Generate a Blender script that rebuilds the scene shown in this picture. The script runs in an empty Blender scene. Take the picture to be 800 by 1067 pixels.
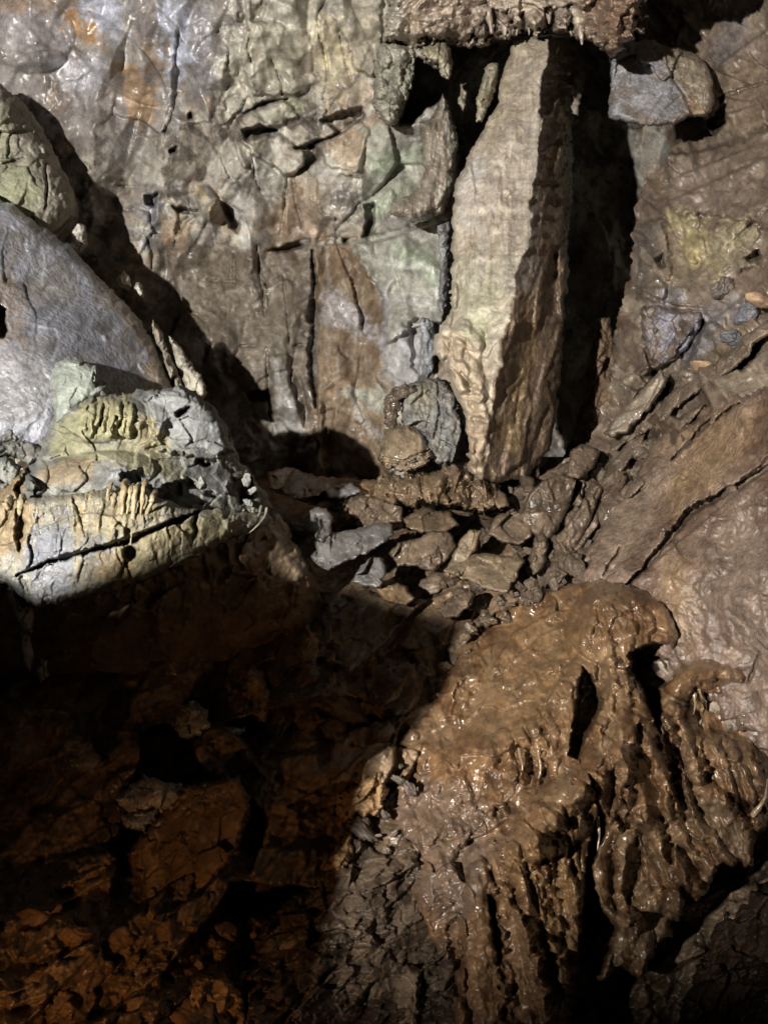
import bpy, math, random
import numpy as np
rng = np.random.default_rng(7)
random.seed(7)
SC = bpy.context.scene
COL = SC.collection
F = 806.0; CX = 400.0; CY = 533.5
CAM = np.array([0.0, 0.0, 1.6]); PITCH = math.radians(11)
FW = np.array([0, math.cos(PITCH), -math.sin(PITCH)]); UP = np.array([0, math.sin(PITCH), math.cos(PITCH)]); RT = np.array([1.0, 0, 0])

def cam2w(a):            # (..., 3) right, forward, up -> world
    a = np.asarray(a, float)
    return CAM + a[..., :1]*RT + a[..., 1:2]*FW + a[..., 2:3]*UP
def at(px, py, d):
    px = np.asarray(px, float); py = np.asarray(py, float); d = np.asarray(d, float)
    return cam2w(np.stack([(px-CX)/F*d, d, (CY-py)/F*d], -1))

# ---------------------------------------------------------------- noise
def _h(ix, iy, seed):
    h = (ix.astype(np.int64)*374761393 + iy.astype(np.int64)*668265263 + int(seed)*974634777) & 0xFFFFFFFF
    h = ((h ^ (h >> 13))*1274126177) & 0xFFFFFFFF
    h = ((h ^ (h >> 15))*2246822519) & 0xFFFFFFFF
    return ((h ^ (h >> 16)) & 0xFFFFFF)/float(0x1000000)
def gn(x, y, seed=0):
    xi = np.floor(x); yi = np.floor(y); fx = x-xi; fy = y-yi
    u = fx*fx*fx*(fx*(fx*6-15)+10); v = fy*fy*fy*(fy*(fy*6-15)+10)
    def g(a, b):
        t = _h(xi+a, yi+b, seed)*6.2831853
        return np.cos(t)*(fx-a) + np.sin(t)*(fy-b)
    a = g(0, 0); b = g(1, 0); c = g(0, 1); d = g(1, 1)
    return (a+(b-a)*u + (c+(d-c)*u - a-(b-a)*u)*v)*1.5
def fbm(x, y, oc=4, seed=0, gain=.5):
    s = 0; a = 1.0; f = 1.0
    for i in range(oc):
        s = s + a*gn(x*f+17.3*i, y*f-9.1*i, seed+i*31); a *= gain; f *= 2.03
    return s
def ridged(x, y, oc=4, seed=0):
    s = 0; a = .6; f = 1.0
    for i in range(oc):
        s = s + a*(1-2*np.abs(gn(x*f+3.1*i, y*f+7.7*i, seed+i*17))); a *= .5; f *= 2.03
    return s
def voro(x, y, seed=0):
    xi = np.floor(x); yi = np.floor(y)
    f1 = np.full(x.shape, 9.); f2 = np.full(x.shape, 9.)
    dx1 = np.zeros(x.shape); dy1 = np.zeros(x.shape); cx = np.zeros(x.shape); cy = np.zeros(x.shape)
    for a in (-1, 0, 1):
        for b in (-1, 0, 1):
            X = xi+a; Y = yi+b
            dx = x-(X+_h(X, Y, seed)); dy = y-(Y+_h(X, Y, seed+5))
            d = np.sqrt(dx*dx+dy*dy); m = d < f1
            f2 = np.where(m, f1, np.minimum(f2, d)); f1 = np.where(m, d, f1)
            dx1 = np.where(m, dx, dx1); dy1 = np.where(m, dy, dy1); cx = np.where(m, X, cx); cy = np.where(m, Y, cy)
    return f1, f2-f1, dx1, dy1, cx, cy
def ss(a, b, x):
    t = np.clip((x-a)/(b-a+1e-12), 0, 1); return t*t*(3-2*t)
def sdf(poly, x, y):     # positive inside
    P = np.asarray(poly, float); n = len(P); d = np.full(x.shape, 1e18); ins = np.zeros(x.shape, bool)
    for i in range(n):
        ax, ay = P[i]; bx, by = P[(i+1) % n]
        ex, ey = bx-ax, by-ay
        t = np.clip(((x-ax)*ex+(y-ay)*ey)/(ex*ex+ey*ey+1e-9), 0, 1)
        d = np.minimum(d, (x-ax-t*ex)**2+(y-ay-t*ey)**2)
        if ay != by:
            c = ((ay > y) != (by > y)) & (x < ex*(y-ay)/ey+ax)
            ins ^= c
    d = np.sqrt(d); return np.where(ins, d, -d)
def pdist(pl, x, y):     # distance to polyline, and arc parameter 0..1
    P = np.asarray(pl, float); d = np.full(x.shape, 1e18); tt = np.zeros(x.shape); L = len(P)-1
    for i in range(L):
        ax, ay = P[i]; bx, by = P[i+1]; ex, ey = bx-ax, by-ay
        t = np.clip(((x-ax)*ex+(y-ay)*ey)/(ex*ex+ey*ey+1e-9), 0, 1)
        q = (x-ax-t*ex)**2+(y-ay-t*ey)**2; m = q < d
        d = np.where(m, q, d); tt = np.where(m, (i+t)/L, tt)
    return np.sqrt(d), tt
def tps(ctrl):
    C = np.asarray(ctrl, float); P = C[:, :2]/100; z = C[:, 2]; n = len(C)
    def U(r2): return np.where(r2 > 1e-12, r2*np.log(r2+1e-12), 0)
    if n <= 3:
        A = np.c_[np.ones(n), P][:, :n]; w = np.linalg.lstsq(A, z, rcond=None)[0]
        w = np.r_[w, np.zeros(3-n)]
        return lambda x, y: w[0]+w[1]*x/100+w[2]*y/100
    K = U(((P[:, None]-P[None])**2).sum(-1)) + np.eye(n)*.3
    Q = np.c_[np.ones(n), P]; A = np.zeros((n+3, n+3)); A[:n, :n] = K; A[:n, n:] = Q; A[n:, :n] = Q.T
    w = np.linalg.solve(A, np.r_[z, 0, 0, 0])
    def f(x, y):
        x = x/100; y = y/100; r = w[n]+w[n+1]*x+w[n+2]*y
        for i in range(n): r = r+w[i]*U((x-P[i, 0])**2+(y-P[i, 1])**2)
        return r
    return f

# ---------------------------------------------------------------- materials
def rock_material(name, bump=.5, fine=60., rough=(.85, .3), var=.35, spec=.5, wet_scale=14., bdist=.012, coat=0., crag=1.):
    m = bpy.data.materials.new(name); m.use_nodes = True; nt = m.node_tree; N = nt.nodes; L = nt.links
    b = N['Principled BSDF']
    tc = N.new('ShaderNodeTexCoord'); at_ = N.new('ShaderNodeAttribute'); at_.attribute_name = 'Col'
    def noise(sc, det=6, ro=.6, dist=0.):
        n = N.new('ShaderNodeTexNoise'); n.inputs['Scale'].default_value = sc; n.inputs['Detail'].default_value = det
        n.inputs['Roughness'].default_value = ro; n.inputs['Distortion'].default_value = dist
        L.new(tc.outputs['Object'], n.inputs['Vector']); return n
    def mrange(src, a, b_, c, d):
        r = N.new('ShaderNodeMapRange'); r.inputs[1].default_value = a; r.inputs[2].default_value = b_
        r.inputs[3].default_value = c; r.inputs[4].default_value = d; L.new(src, r.inputs[0]); return r.outputs[0]
    def math_(op, a, b_):
        n = N.new('ShaderNodeMath'); n.operation = op
        for i, s in enumerate((a, b_)):
            if isinstance(s, (int, float)): n.inputs[i].default_value = s
            else: L.new(s, n.inputs[i])
        return n.outputs[0]
    n1 = noise(9., 9, .68, .6); n2 = noise(fine, 5, .7); n3 = noise(2.7, 6, .65, 1.2)
    v = math_('MULTIPLY', mrange(n1.outputs[0], .3, .7, 1-var, 1+var), mrange(n2.outputs[0], .3, .7, 1-var*.7, 1+var*.7))
    v = math_('MULTIPLY', v, mrange(n3.outputs[0], .35, .65, 1-var*.5, 1+var*.5))
    mx = N.new('ShaderNodeVectorMath'); mx.operation = 'SCALE'; L.new(at_.outputs['Color'], mx.inputs[0]); L.new(v, mx.inputs['Scale'])
    L.new(mx.outputs[0], b.inputs['Base Color'])
    w = noise(wet_scale, 6, .6, .3)
    wet = math_('ADD', at_.outputs['Alpha'], mrange(w.outputs[0], .3, .7, -.45, .45))
    L.new(mrange(wet, .1, .9, rough[0], rough[1]), b.inputs['Roughness'])
    L.new(mrange(wet, .1, .9, .12, spec), b.inputs['Specular IOR Level'])
    vo = N.new('ShaderNodeTexVoronoi'); vo.inputs['Scale'].default_value = fine*.45; L.new(tc.outputs['Object'], vo.inputs['Vector'])
    nb = noise(fine*.35, 9, .7, .4)
    rg = noise(fine*.22, 7, .62, .25); rg.noise_type = 'RIDGED_MULTIFRACTAL'; rg.inputs['Offset'].default_value = .9; rg.inputs['Gain'].default_value = 2.
    v3 = N.new('ShaderNodeTexVoronoi'); v3.inputs['Scale'].default_value = fine*.28; L.new(tc.outputs['Object'], v3.inputs['Vector'])
    h = math_('ADD', nb.outputs[0], math_('MULTIPLY', vo.outputs['Distance'], .3))
    h = math_('ADD', h, math_('MULTIPLY', n1.outputs[0], .8)); h = math_('ADD', h, math_('MULTIPLY', rg.outputs[0], -.22*crag)); h = math_('ADD', h, math_('MULTIPLY', v3.outputs['Distance'], .6*crag))
    bp = N.new('ShaderNodeBump'); bp.inputs['Strength'].default_value = bump; bp.inputs['Distance'].default_value = bdist
    L.new(h, bp.inputs['Height']); L.new(bp.outputs[0], b.inputs['Normal'])
    if coat: b.inputs['Coat Weight'].default_value = coat; b.inputs['Coat Roughness'].default_value = .12
    return m

# ---------------------------------------------------------------- objects
def tag(o, label=None, cat=None, group=None, kind=None):
    if label: o['label'] = label
    if cat: o['category'] = cat
    if group: o['group'] = group
    if kind: o['kind'] = kind
    return o
def empty(name, loc, label, cat, group=None):
    o = bpy.data.objects.new(name, None); COL.objects.link(o); o.location = loc; o.empty_display_size = .2
    return tag(o, label, cat, group)
def mesh_obj(name, V, faces, cols, mat, parent=None, origin=None):
    V = np.asarray(V, float)
    if origin is None:
        origin = np.array(parent.location) if parent else np.array([V[:, 0].mean(), V[:, 1].mean(), V[:, 2].min()])
    me = bpy.data.meshes.new(name); n = len(V)
    me.vertices.add(n); me.vertices.foreach_set('co', (V-origin).astype(np.float32).ravel())
    nl = faces.size; k = faces.shape[1]
    me.loops.add(nl); me.loops.foreach_set('vertex_index', faces.astype(np.int32).ravel())
    me.polygons.add(len(faces)); me.polygons.foreach_set('loop_start', np.arange(0, nl, k, dtype=np.int32))
    me.update(calc_edges=True); me.validate()
    me.polygons.foreach_set('use_smooth', np.ones(len(me.polygons), bool))
    a = me.attributes.new('Col', 'FLOAT_COLOR', 'POINT'); a.data.foreach_set('color', np.clip(cols, 0, 1).astype(np.float32).ravel())
    me.materials.append(mat)
    o = bpy.data.objects.new(name, me); COL.objects.link(o)
    if parent: o.parent = parent
    else: o.location = origin
    return o

class Relief:
    """A rock surface over a grid of view directions, each grid point at its own true distance."""
    def __init__(s, ctrl, box=None, outline=None, step=1.3, seed=0, rag=(0, 20)):
        s.seed = seed; s.outline = outline
        if outline is not None:
            P = np.asarray(outline, float); box = (P[:, 0].min()-6, P[:, 1].min()-6, P[:, 0].max()+6, P[:, 1].max()+6)
        s.x0, s.y0, s.step = box[0], box[1], step
        s.x, s.y = np.meshgrid(np.arange(box[0], box[2]+step, step), np.arange(box[1], box[3]+step, step))
        s.D = tps(ctrl)(s.x, s.y) if not callable(ctrl) else ctrl(s.x, s.y)
        s.d0 = float(np.mean(s.D)); k = s.d0/F; s.u = s.x*k; s.v = s.y*k; s.k = k
        s.S = None
        if outline is not None:
            q, sc = rag
            xx, yy = s.x, s.y
            if q: xx = s.x+q*fbm(s.x/sc, s.y/sc, 4, seed+3, .6); yy = s.y+q*fbm(s.x/sc, s.y/sc, 4, seed+9, .6)
            s.S = sdf(outline, xx, yy)
        s.C = np.ones(s.x.shape+(4,))*.2; s.C[..., 3] = .3
        s.id = np.zeros(s.x.shape)
    def win(s, pts, m):
        P = np.asarray(pts, float); st = s.step
        i0 = max(0, int((P[:, 1].min()-m-s.y0)/st)); i1 = max(0, int((P[:, 1].max()+m-s.y0)/st)+2)
        j0 = max(0, int((P[:, 0].min()-m-s.x0)/st)); j1 = max(0, int((P[:, 0].max()+m-s.x0)/st)+2)
        return slice(i0, i1), slice(j0, j1)
    def facets(s, scale, off=.3, tilt=.5, seed=0, ang=0, stretch=1., warp=.35, crack=0., cw=.06, mask=None, ident=False):
        sd = s.seed+seed; c, n = math.cos(ang), math.sin(ang)
        a = (s.u*c+s.v*n)/scale; b = (-s.u*n+s.v*c)/scale/stretch
        if warp:
            w_ = warp*.5; wa = w_*fbm(a*1.1, b*1.1, 3, sd+2, .45); wb = w_*fbm(a*1.1+50, b*1.1, 3, sd+4, .45); a = a+wa; b = b+wb
        f1, e, dx, dy, cx, cy = voro(a, b, sd)
        h1 = _h(cx, cy, sd+11); h2 = _h(cx, cy, sd+12); h3 = _h(cx, cy, sd+13)
        z = scale*(off*(h1-.5)*2 + tilt*((h2-.5)*dx+(h3-.5)*dy)*2)
        if crack:
            cm = ss(0, .5, fbm(a*.6, b*.6, 2, sd+21)); z = z+crack*scale*cm*(1-ss(0, cw, e))
        if mask is not None: z = z*mask
        s.D += z
        if ident: s.id = _h(cx, cy, sd+14)
        return h1
    def tin(s, scale, amp, seed=0, ang=0, stretch=1., warp=.45, mask=None):   # continuous flat facets meeting in sharp creases
        sd = s.seed+seed; c, n = math.cos(ang), math.sin(ang)
        a = (s.u*c+s.v*n)/scale; b = (-s.u*n+s.v*c)/scale/stretch
        a, b = a+warp*gn(a*.9, b*.9, sd+2), b+warp*gn(a*.9+50, b*.9, sd+4)
        k = (a+b)*.36602540; i = np.floor(a+k); j = np.floor(b+k); t = (i+j)*.21132487
        x = a-(i-t); y = b-(j-t); q = (x+y)*.36602540; fx = x+q; fy = y+q      # unskewed cell coordinates 0..1
        h0 = _h(i, j, sd+7); h1 = _h(i+1, j+1, sd+7); up = fx > fy
        hm = np.where(up, _h(i+1, j, sd+7), _h(i, j+1, sd+7)); lo = np.minimum(fx, fy); hi = np.maximum(fx, fy)
        z = h0*(1-hi)+hm*(hi-lo)+h1*lo-.5
        s.D += 2*amp*z if mask is None else 2*amp*z*mask
    def noise(s, scale, amp, oc=5, seed=0, ang=0, stretch=1., rid=False, gain=.5, mask=None):
        c, n = math.cos(ang), math.sin(ang)
        a = (s.u*c+s.v*n)/scale; b = (-s.u*n+s.v*c)/scale/stretch
        z = amp*(ridged(a, b, oc, s.seed+seed) if rid else fbm(a, b, oc, s.seed+seed, gain))
        s.D -= z if mask is None else z*mask
    def crags(s, amp=1., ang=0., mask=1., st=1.6, levels=((.20, .10, .42), (.10, .12, .48), (.05, .14, .55), (.026, .14, .55))):
        for i, (sc, of, tl) in enumerate(levels):
            pm = s.patch(sc*5, 330+i*7, -.35, .25)
            s.facets(sc, of*amp, tl*amp, 60+i*3, ang+.5*(i % 2), st, .4, mask=mask*(.25+.75*pm))
    def blob(s, cx, cy, rx, ry, h, ang=0, p=2.):     # rounded lump raised by h metres
        r = max(rx, ry); w = s.win([(cx, cy)], r+2); x = s.x[w]-cx; y = s.y[w]-cy
        c, n = math.cos(ang), math.sin(ang); q = ((x*c+y*n)/rx)**2+((-x*n+y*c)/ry)**2
        s.D[w] -= h*np.sqrt(np.clip(1-q, 0, 1)) if p == 2 else h*np.clip(1-q, 0, 1)**p
    def fold(s, pl, w0, w1, h):              # raised rounded fold along a polyline, width w0 to w1 px
        q = s.win(pl, max(w0, w1)*1.6+8); x = s.x[q]; y = s.y[q]
        P = np.asarray(pl, float); P2 = [P[0]]                     # smooth the path
        for i in range(len(P)-1):
            a, b_, c, d_ = P[max(i-1, 0)], P[i], P[i+1], P[min(i+2, len(P)-1)]
            for t in (.25, .5, .75, 1.): P2.append(.5*(2*b_+(c-a)*t+(2*a-5*b_+4*c-d_)*t*t+(3*b_-a-3*c+d_)*t**3))
        d, t = pdist(P2, x+2.2*fbm(x/16, y/16, 3, s.seed+81), y+2.2*fbm(x/16, y/16, 3, s.seed+83))
        w = (w0+(w1-w0)*t)*(1+.35*fbm(x/19, y/19, 3, s.seed+85)); z = d/np.maximum(w, 1)
        s.D[q] -= h*np.sqrt(np.clip(1-z*z, 0, 1))*(.75+.25*ss(0, .15, t))
    def recess(s, poly, depth, w=3., rag=2., sc=9.):
        q = s.win(poly, w+8); x = s.x[q]; y = s.y[q]
        d = sdf(poly, x+rag*fbm(x/sc, y/sc, 3, s.seed+41), y+rag*fbm(x/sc, y/sc, 3, s.seed+43))
        s.D[q] += depth*ss(-.3*w, w, d)
    def tiltplate(s, poly, h, gx=0, gy=0, w=2., rag=2.5, sc=10.):   # raised slab, sloping by gx, gy metres per 100 px
        q = s.win(poly, w+10); x = s.x[q]; y = s.y[q]; P = np.asarray(poly); c = P.mean(0)
        d = sdf(poly, x+rag*fbm(x/sc, y/sc, 4, s.seed+51), y+rag*fbm(x/sc, y/sc, 4, s.seed+53))
        s.D[q] -= (h+gx*(x-c[0])/100+gy*(y-c[1])/100)*ss(-.5*w, w, d)
    def crack(s, pl, w=1.6, depth=.12, rag=1.2):
        q = s.win(pl, w*3+8); x = s.x[q]; y = s.y[q]
        d, t = pdist(pl, x+rag*fbm(x/11, y/11, 3, s.seed+61), y+rag*fbm(x/11, y/11, 3, s.seed+63))
        ww = w*(.55+.9*np.sin(np.clip(t, .03, .97)*math.pi))*(1+.6*fbm(x/7, y/7, 2, s.seed+65))
        s.D[q] += depth*(1-ss(.35, 1., d/np.maximum(ww, .3)))
    def edge(s, pl, h, side=1, fall=40.):       # ledge: raised on one side of a polyline, fading away from it
        q = s.win(pl, fall+4); x = s.x[q]; y = s.y[q]; d, t = pdist(pl, x+2*fbm(x/11, y/11, 3, s.seed+71), y)
        P = np.asarray(pl, float); e = P[-1]-P[0]; sg = (e[0]*(y-P[0, 1])-e[1]*(x-P[0, 0]))*side
        s.D[q] -= h*np.clip(1-d/fall, 0, 1)*(sg > 0)*ss(0, .12, t)*ss(1, .88, t)
    def ribs(s, poly, pitch, h, ang=0., soft=14., seed=0, wob=6.):    # flow ribs running along ang from vertical
        q = s.win(poly, 4); x = s.x[q]; y = s.y[q]; c, n = math.cos(ang), math.sin(ang)
        a = x*c+y*n; b = -x*n+y*c
        a = a+1.6*wob*fbm(a/38, b/75, 3, s.seed+seed)+.4*pitch*gn(a/pitch/1.7, b/60, s.seed+seed+3)
        t = a/pitch; i = np.floor(t); f = t-i; hh = .12+.88*_h(i, i*0, s.seed+seed+1)**1.5
        r = np.sqrt(np.clip(1-(2*f-1)**2, 0, 1))*hh*(1+.4*fbm(a/pitch, b/22, 3, s.seed+seed+6))*(.35+.65*ss(-.45, .35, fbm(a/pitch/2.3, b/38, 3, s.seed+seed+8)))
        s.D[q] -= h*r*ss(0, soft, sdf(poly, x, y))
    def round(s, w, R, p=2.):
        t = np.clip(s.S/w, 0, 1); s.D += R*(1-np.sqrt(np.clip(1-(1-t)**p, 0, 1)))
    def smooth(s, n=1):
        for _ in range(n):
            p = np.pad(s.D, 1, mode='edge'); s.D = (p[1:-1, 1:-1]*4+p[:-2, 1:-1]+p[2:, 1:-1]+p[1:-1, :-2]+p[1:-1, 2:])/8
    # colour ---------------------------------------------------------
    def base(s, cols, scale=.6, seed=90, wet=.3, idv=.25, contrast=1.6):
        cols = [np.array(c) for c in cols]; n = len(cols)
        t = np.clip(.5+contrast*.5*fbm(s.u/scale, s.v/scale, 5, s.seed+seed, .6)+(s.id-.5)*idv*2, 0, .999)*(n-1)
        i = np.floor(t).astype(int); f = (t-i)[..., None]; A = np.array(cols)
        c = A[i]*(1-f)+A[np.minimum(i+1, n-1)]*f
        br = 1+idv*(s.id-.5)+.25*fbm(s.u/.12, s.v/.12, 3, s.seed+seed+7)
        s.C[..., :3] = c*np.clip(br, .4, 1.7)[..., None]
        s.C[..., 3] = np.clip(wet+.4*fbm(s.u/.5, s.v/.5, 3, s.seed+seed+9), 0, 1)
    def stain(s, poly, col, k=1., soft=10., rag=9., sc=16., wet=None, seed=0, streak=None, mot=.35):
        q = s.win(poly, soft+rag*2+4); x = s.x[q]; y = s.y[q]
        if x.size == 0: return
        sx, sy = (sc, sc) if streak is None else (sc*streak[0], sc*streak[1])
        d = sdf(poly, x+rag*fbm(x/sx, y/sy, 5, s.seed+seed+101, .65), y+rag*fbm(x/sx, y/sy, 5, s.seed+seed+103, .65))
        m = k*ss(-soft, soft, d)*np.clip(1+mot*1.5*fbm(x/(sx*.5), y/(sy*.5), 4, s.seed+seed+105, .65), 0, 1.)
        m = np.clip(m, 0, 1)[..., None]; br = (1+.3*fbm(x/7, y/7, 3, s.seed+seed+107))[..., None]
        s.C[q][..., :3] = s.C[q][..., :3]*(1-m)+np.array(col)*br*m
        if wet is not None: s.C[q][..., 3:] = s.C[q][..., 3:]*(1-m)+wet*m
    def patch(s, scale, seed, a=-.15, b=.3): return ss(a, b, fbm(s.u/scale, s.v/scale, 3, s.seed+seed))
    def veins(s, col, scale, width, k, seed, ang=0, stretch=1., wet=None, cover=0.):
        c, n = math.cos(ang), math.sin(ang); a = (s.u*c+s.v*n)/scale; b = (-s.u*n+s.v*c)/scale/stretch
        z = fbm(a+.25*fbm(a*2, b*2, 3, s.seed+seed+1), b, 6, s.seed+seed, .62)
        m = .75*k*ss(.25-width+cover, .45+cover, z)
        m = m[..., None]; s.C[..., :3] = s.C[..., :3]*(1-m)+np.array(col)*m
    def depth_at(s, px, py):
        j = np.clip(np.rint((np.asarray(px)-s.x0)/s.step).astype(int), 0, s.x.shape[1]-1)
        i = np.clip(np.rint((np.asarray(py)-s.y0)/s.step).astype(int), 0, s.x.shape[0]-1)
        return s.D[i, j]
    def build(s, name, mat, parent=None, thick=.5, tw=None, parts=()):
        h, w = s.x.shape; idx = np.arange(h*w).reshape(h, w)
        q = np.stack([idx[:-1, :-1], idx[1:, :-1], idx[1:, 1:], idx[:-1, 1:]], -1)
        if s.S is None:
            return mesh_obj(name, at(s.x, s.y, s.D).reshape(-1, 3), q.reshape(-1, 4), s.C.reshape(-1, 4), mat, parent)
        ins = s.S > 0
        keep = ins[:-1, :-1] | ins[1:, :-1] | ins[1:, 1:] | ins[:-1, 1:]
        gy, gx = np.gradient(s.S, s.step); g = np.sqrt(gx*gx+gy*gy)+1e-6
        mv = np.clip(-s.S/g, 0, s.step*1.5); x = s.x+np.where(ins, 0, gx/g*mv); y = s.y+np.where(ins, 0, gy/g*mv)
        tw = tw or max(8., .6*float(s.S.max())); t = np.clip(s.S/tw, 0, 1)
        B = s.D+np.where(ins, thick*np.sqrt(1-(1-t)**2), 0)
        used = np.zeros(h*w, bool); fk = q[keep]; used[fk.ravel()] = True
        insf = ins.ravel(); fr = np.full(h*w, -1); nf = used.sum(); fr[used] = np.arange(nf)
        bk = fr.copy(); bu = used & insf; bk[bu] = nf+np.arange(bu.sum())
        Vf = at(x, y, s.D).reshape(-1, 3); Vb = at(x, y, B).reshape(-1, 3); Cc = s.C.reshape(-1, 4)
        V = np.r_[Vf[used], Vb[bu]]; C = np.r_[Cc[used], Cc[bu]]
        ff = fr[fk]; cxy = np.stack([x.ravel()[fk].mean(1), y.ravel()[fk].mean(1)]); own = np.zeros(len(ff), int)
        for n_, (pn, poly) in enumerate(parts):                  # parts share the body's surface and meet along its creases
            m = (sdf(poly, cxy[0]+3*fbm(cxy[0]/14, cxy[1]/14, 3, s.seed+91), cxy[1]) > 0) & (own == 0); own[m] = n_+1
            if m.any():
                uq, inv = np.unique(ff[m], return_inverse=True); mesh_obj(pn, V[uq], inv.reshape(-1, 4), C[uq], mat, parent)
        faces = np.r_[ff[own == 0], bk[fk][:, ::-1]]
        return mesh_obj(name, V, faces, C, mat, parent)

def strand(name, pts, mat, col, parent=None, ns=10, sub=10, lump=.25, seed=0, wet=.7):
    """tapered dripstone rod through (px, py, d, radius in metres) points"""
    P = np.array(pts, float); n = len(P); W = at(P[:, 0], P[:, 1], P[:, 2]); R = P[:, 3]
    t = np.linspace(0, n-1, (n-1)*sub+1); i = np.minimum(t.astype(int), n-2); f = (t-i)[:, None]
    def cr(A):
        A0 = A[np.maximum(i-1, 0)]; A1 = A[i]; A2 = A[i+1]; A3 = A[np.minimum(i+2, n-1)]
        return .5*(2*A1+(A2-A0)*f+(2*A0-5*A1+4*A2-A3)*f**2+(3*A1-A0-3*A2+A3)*f**3)
    c = cr(W); r = np.maximum(cr(R[:, None])[:, 0], .002); m = len(t)
    th = np.linspace(0, 2*math.pi, ns, endpoint=False)
    T = np.gradient(c, axis=0); T /= np.linalg.norm(T, axis=1)[:, None]+1e-9
    A = np.cross(T, FW+.01); A /= np.linalg.norm(A, axis=1)[:, None]+1e-9; Bv = np.cross(T, A)
    rr = .62*r[:, None]*(1+lump*fbm(np.arange(m)[:, None]/5.+seed*3.7, np.cos(th)[None]*1.2+seed, 3, seed)+0*th)
    V = c[:, None]+rr[..., None]*(A[:, None]*np.cos(th)[None, :, None]+Bv[:, None]*np.sin(th)[None, :, None])
    V = V.reshape(-1, 3); idx = np.arange(m*ns).reshape(m, ns); nx = np.roll(idx, -1, 1)
    q = np.stack([idx[:-1], nx[:-1], nx[1:], idx[1:]], -1).reshape(-1, 4)
    V = np.r_[V, c[:1]-T[:1]*r[0]*.6, c[-1:]+T[-1:]*r[-1]*.8]; a, b = m*ns, m*ns+1
    c0 = np.stack([nx[0], idx[0], np.full(ns, a), np.full(ns, a)], -1); c1 = np.stack([idx[-1], nx[-1], np.full(ns, b), np.full(ns, b)], -1)
    tri = np.r_[np.stack([q[:, 0], q[:, 1], q[:, 2]], -1), np.stack([q[:, 0], q[:, 2], q[:, 3]], -1), c0[:, :3], c1[:, :3]]
    cc = np.r_[np.array(col), wet]*np.ones((len(V), 1)); cc[:, :3] *= (1+.3*fbm(V[:, 0]*20, V[:, 2]*20, 3, seed))[:, None]
    return mesh_obj(name, V, tri, cc, mat, parent)

import bmesh
_ico = {}
def ico(sub):
    if sub not in _ico:
        bm = bmesh.new(); bmesh.ops.create_icosphere(bm, subdivisions=sub, radius=1)
        V = np.array([v.co[:] for v in bm.verts]); Fc = np.array([[v.index for v in f.verts] for f in bm.faces]); bm.free(); _ico[sub] = (V, Fc)
    return _ico[sub]
def rotm(a, b, c):
    ca, sa, cb, sb, cc, sc = math.cos(a), math.sin(a), math.cos(b), math.sin(b), math.cos(c), math.sin(c)
    return np.array([[cc, -sc, 0], [sc, cc, 0], [0, 0, 1]]) @ np.array([[cb, 0, sb], [0, 1, 0], [-sb, 0, cb]]) @ np.array([[1, 0, 0], [0, ca, -sa], [0, sa, ca]])
def stone_shape(dims, seed, planes=11, sub=5, rough=.14, soft=34., rot=None, box=False):
    g = np.random.default_rng(seed); V, Fc = ico(sub)
    n = g.normal(size=(planes, 3)); n /= np.linalg.norm(n, axis=1)[:, None]; d = g.uniform(.62, 1.0, planes)
    if box:
        B = np.r_[np.eye(3), -np.eye(3)]+g.normal(size=(6, 3))*.12; B /= np.linalg.norm(B, axis=1)[:, None]
        n = np.r_[B, n[:4]]; d = np.r_[g.uniform(.62, .72, 6), g.uniform(.85, 1., 4)]
    c = np.maximum(V @ n.T, 1e-3)/d; r = 1/(((c**soft).sum(1)+.85**soft)**(1/soft))
    a, b = np.arctan2(V[:, 1], V[:, 0]), V[:, 2]
    nz = fbm(V[:, 0]*2.5+seed, V[:, 1]*2.5+V[:, 2]*1.7, 5, seed, .6)+.6*fbm(V[:, 2]*3+seed, V[:, 0]*3-V[:, 1]*2, 5, seed+5, .6)
    r = r*(1+rough*nz)
    q3 = V*r[:, None]; f1, e, dx, dy, cx, cy = voro(q3[:, 0]*2.2+.7*q3[:, 2]+seed, q3[:, 1]*2.2-.6*q3[:, 2], seed)
    r = r*(1+.9*rough*((_h(cx, cy, seed)-.5)+.9*((_h(cx, cy, seed+1)-.5)*dx+(_h(cx, cy, seed+2)-.5)*dy)))
    P = V*r[:, None]*np.array(dims)
    P = P @ (rot if rot is not None else rotm(*g.uniform(-1.2, 1.2, 3))).T
    return P, Fc, nz
def stone(name, px, py, d, dims, col, mat, label, cat='rock', group=None, seed=0, wet=.35, rot=None, col2=None, **k):
    P, Fc, nz = stone_shape(dims, seed, rot=rot, **k)
    P = P+at(px, py, d)
    c2 = np.array(col2 if col2 is not None else np.array(col)*.65)
    t = np.clip(.5+.9*nz, 0, 1)[:, None]; c = np.array(col)*(1-t)+c2*t
    C = np.c_[c, np.clip(wet+.3*nz, 0, 1)]
    return tag(mesh_obj(name, P, Fc, C, mat), label, cat, group)

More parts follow.
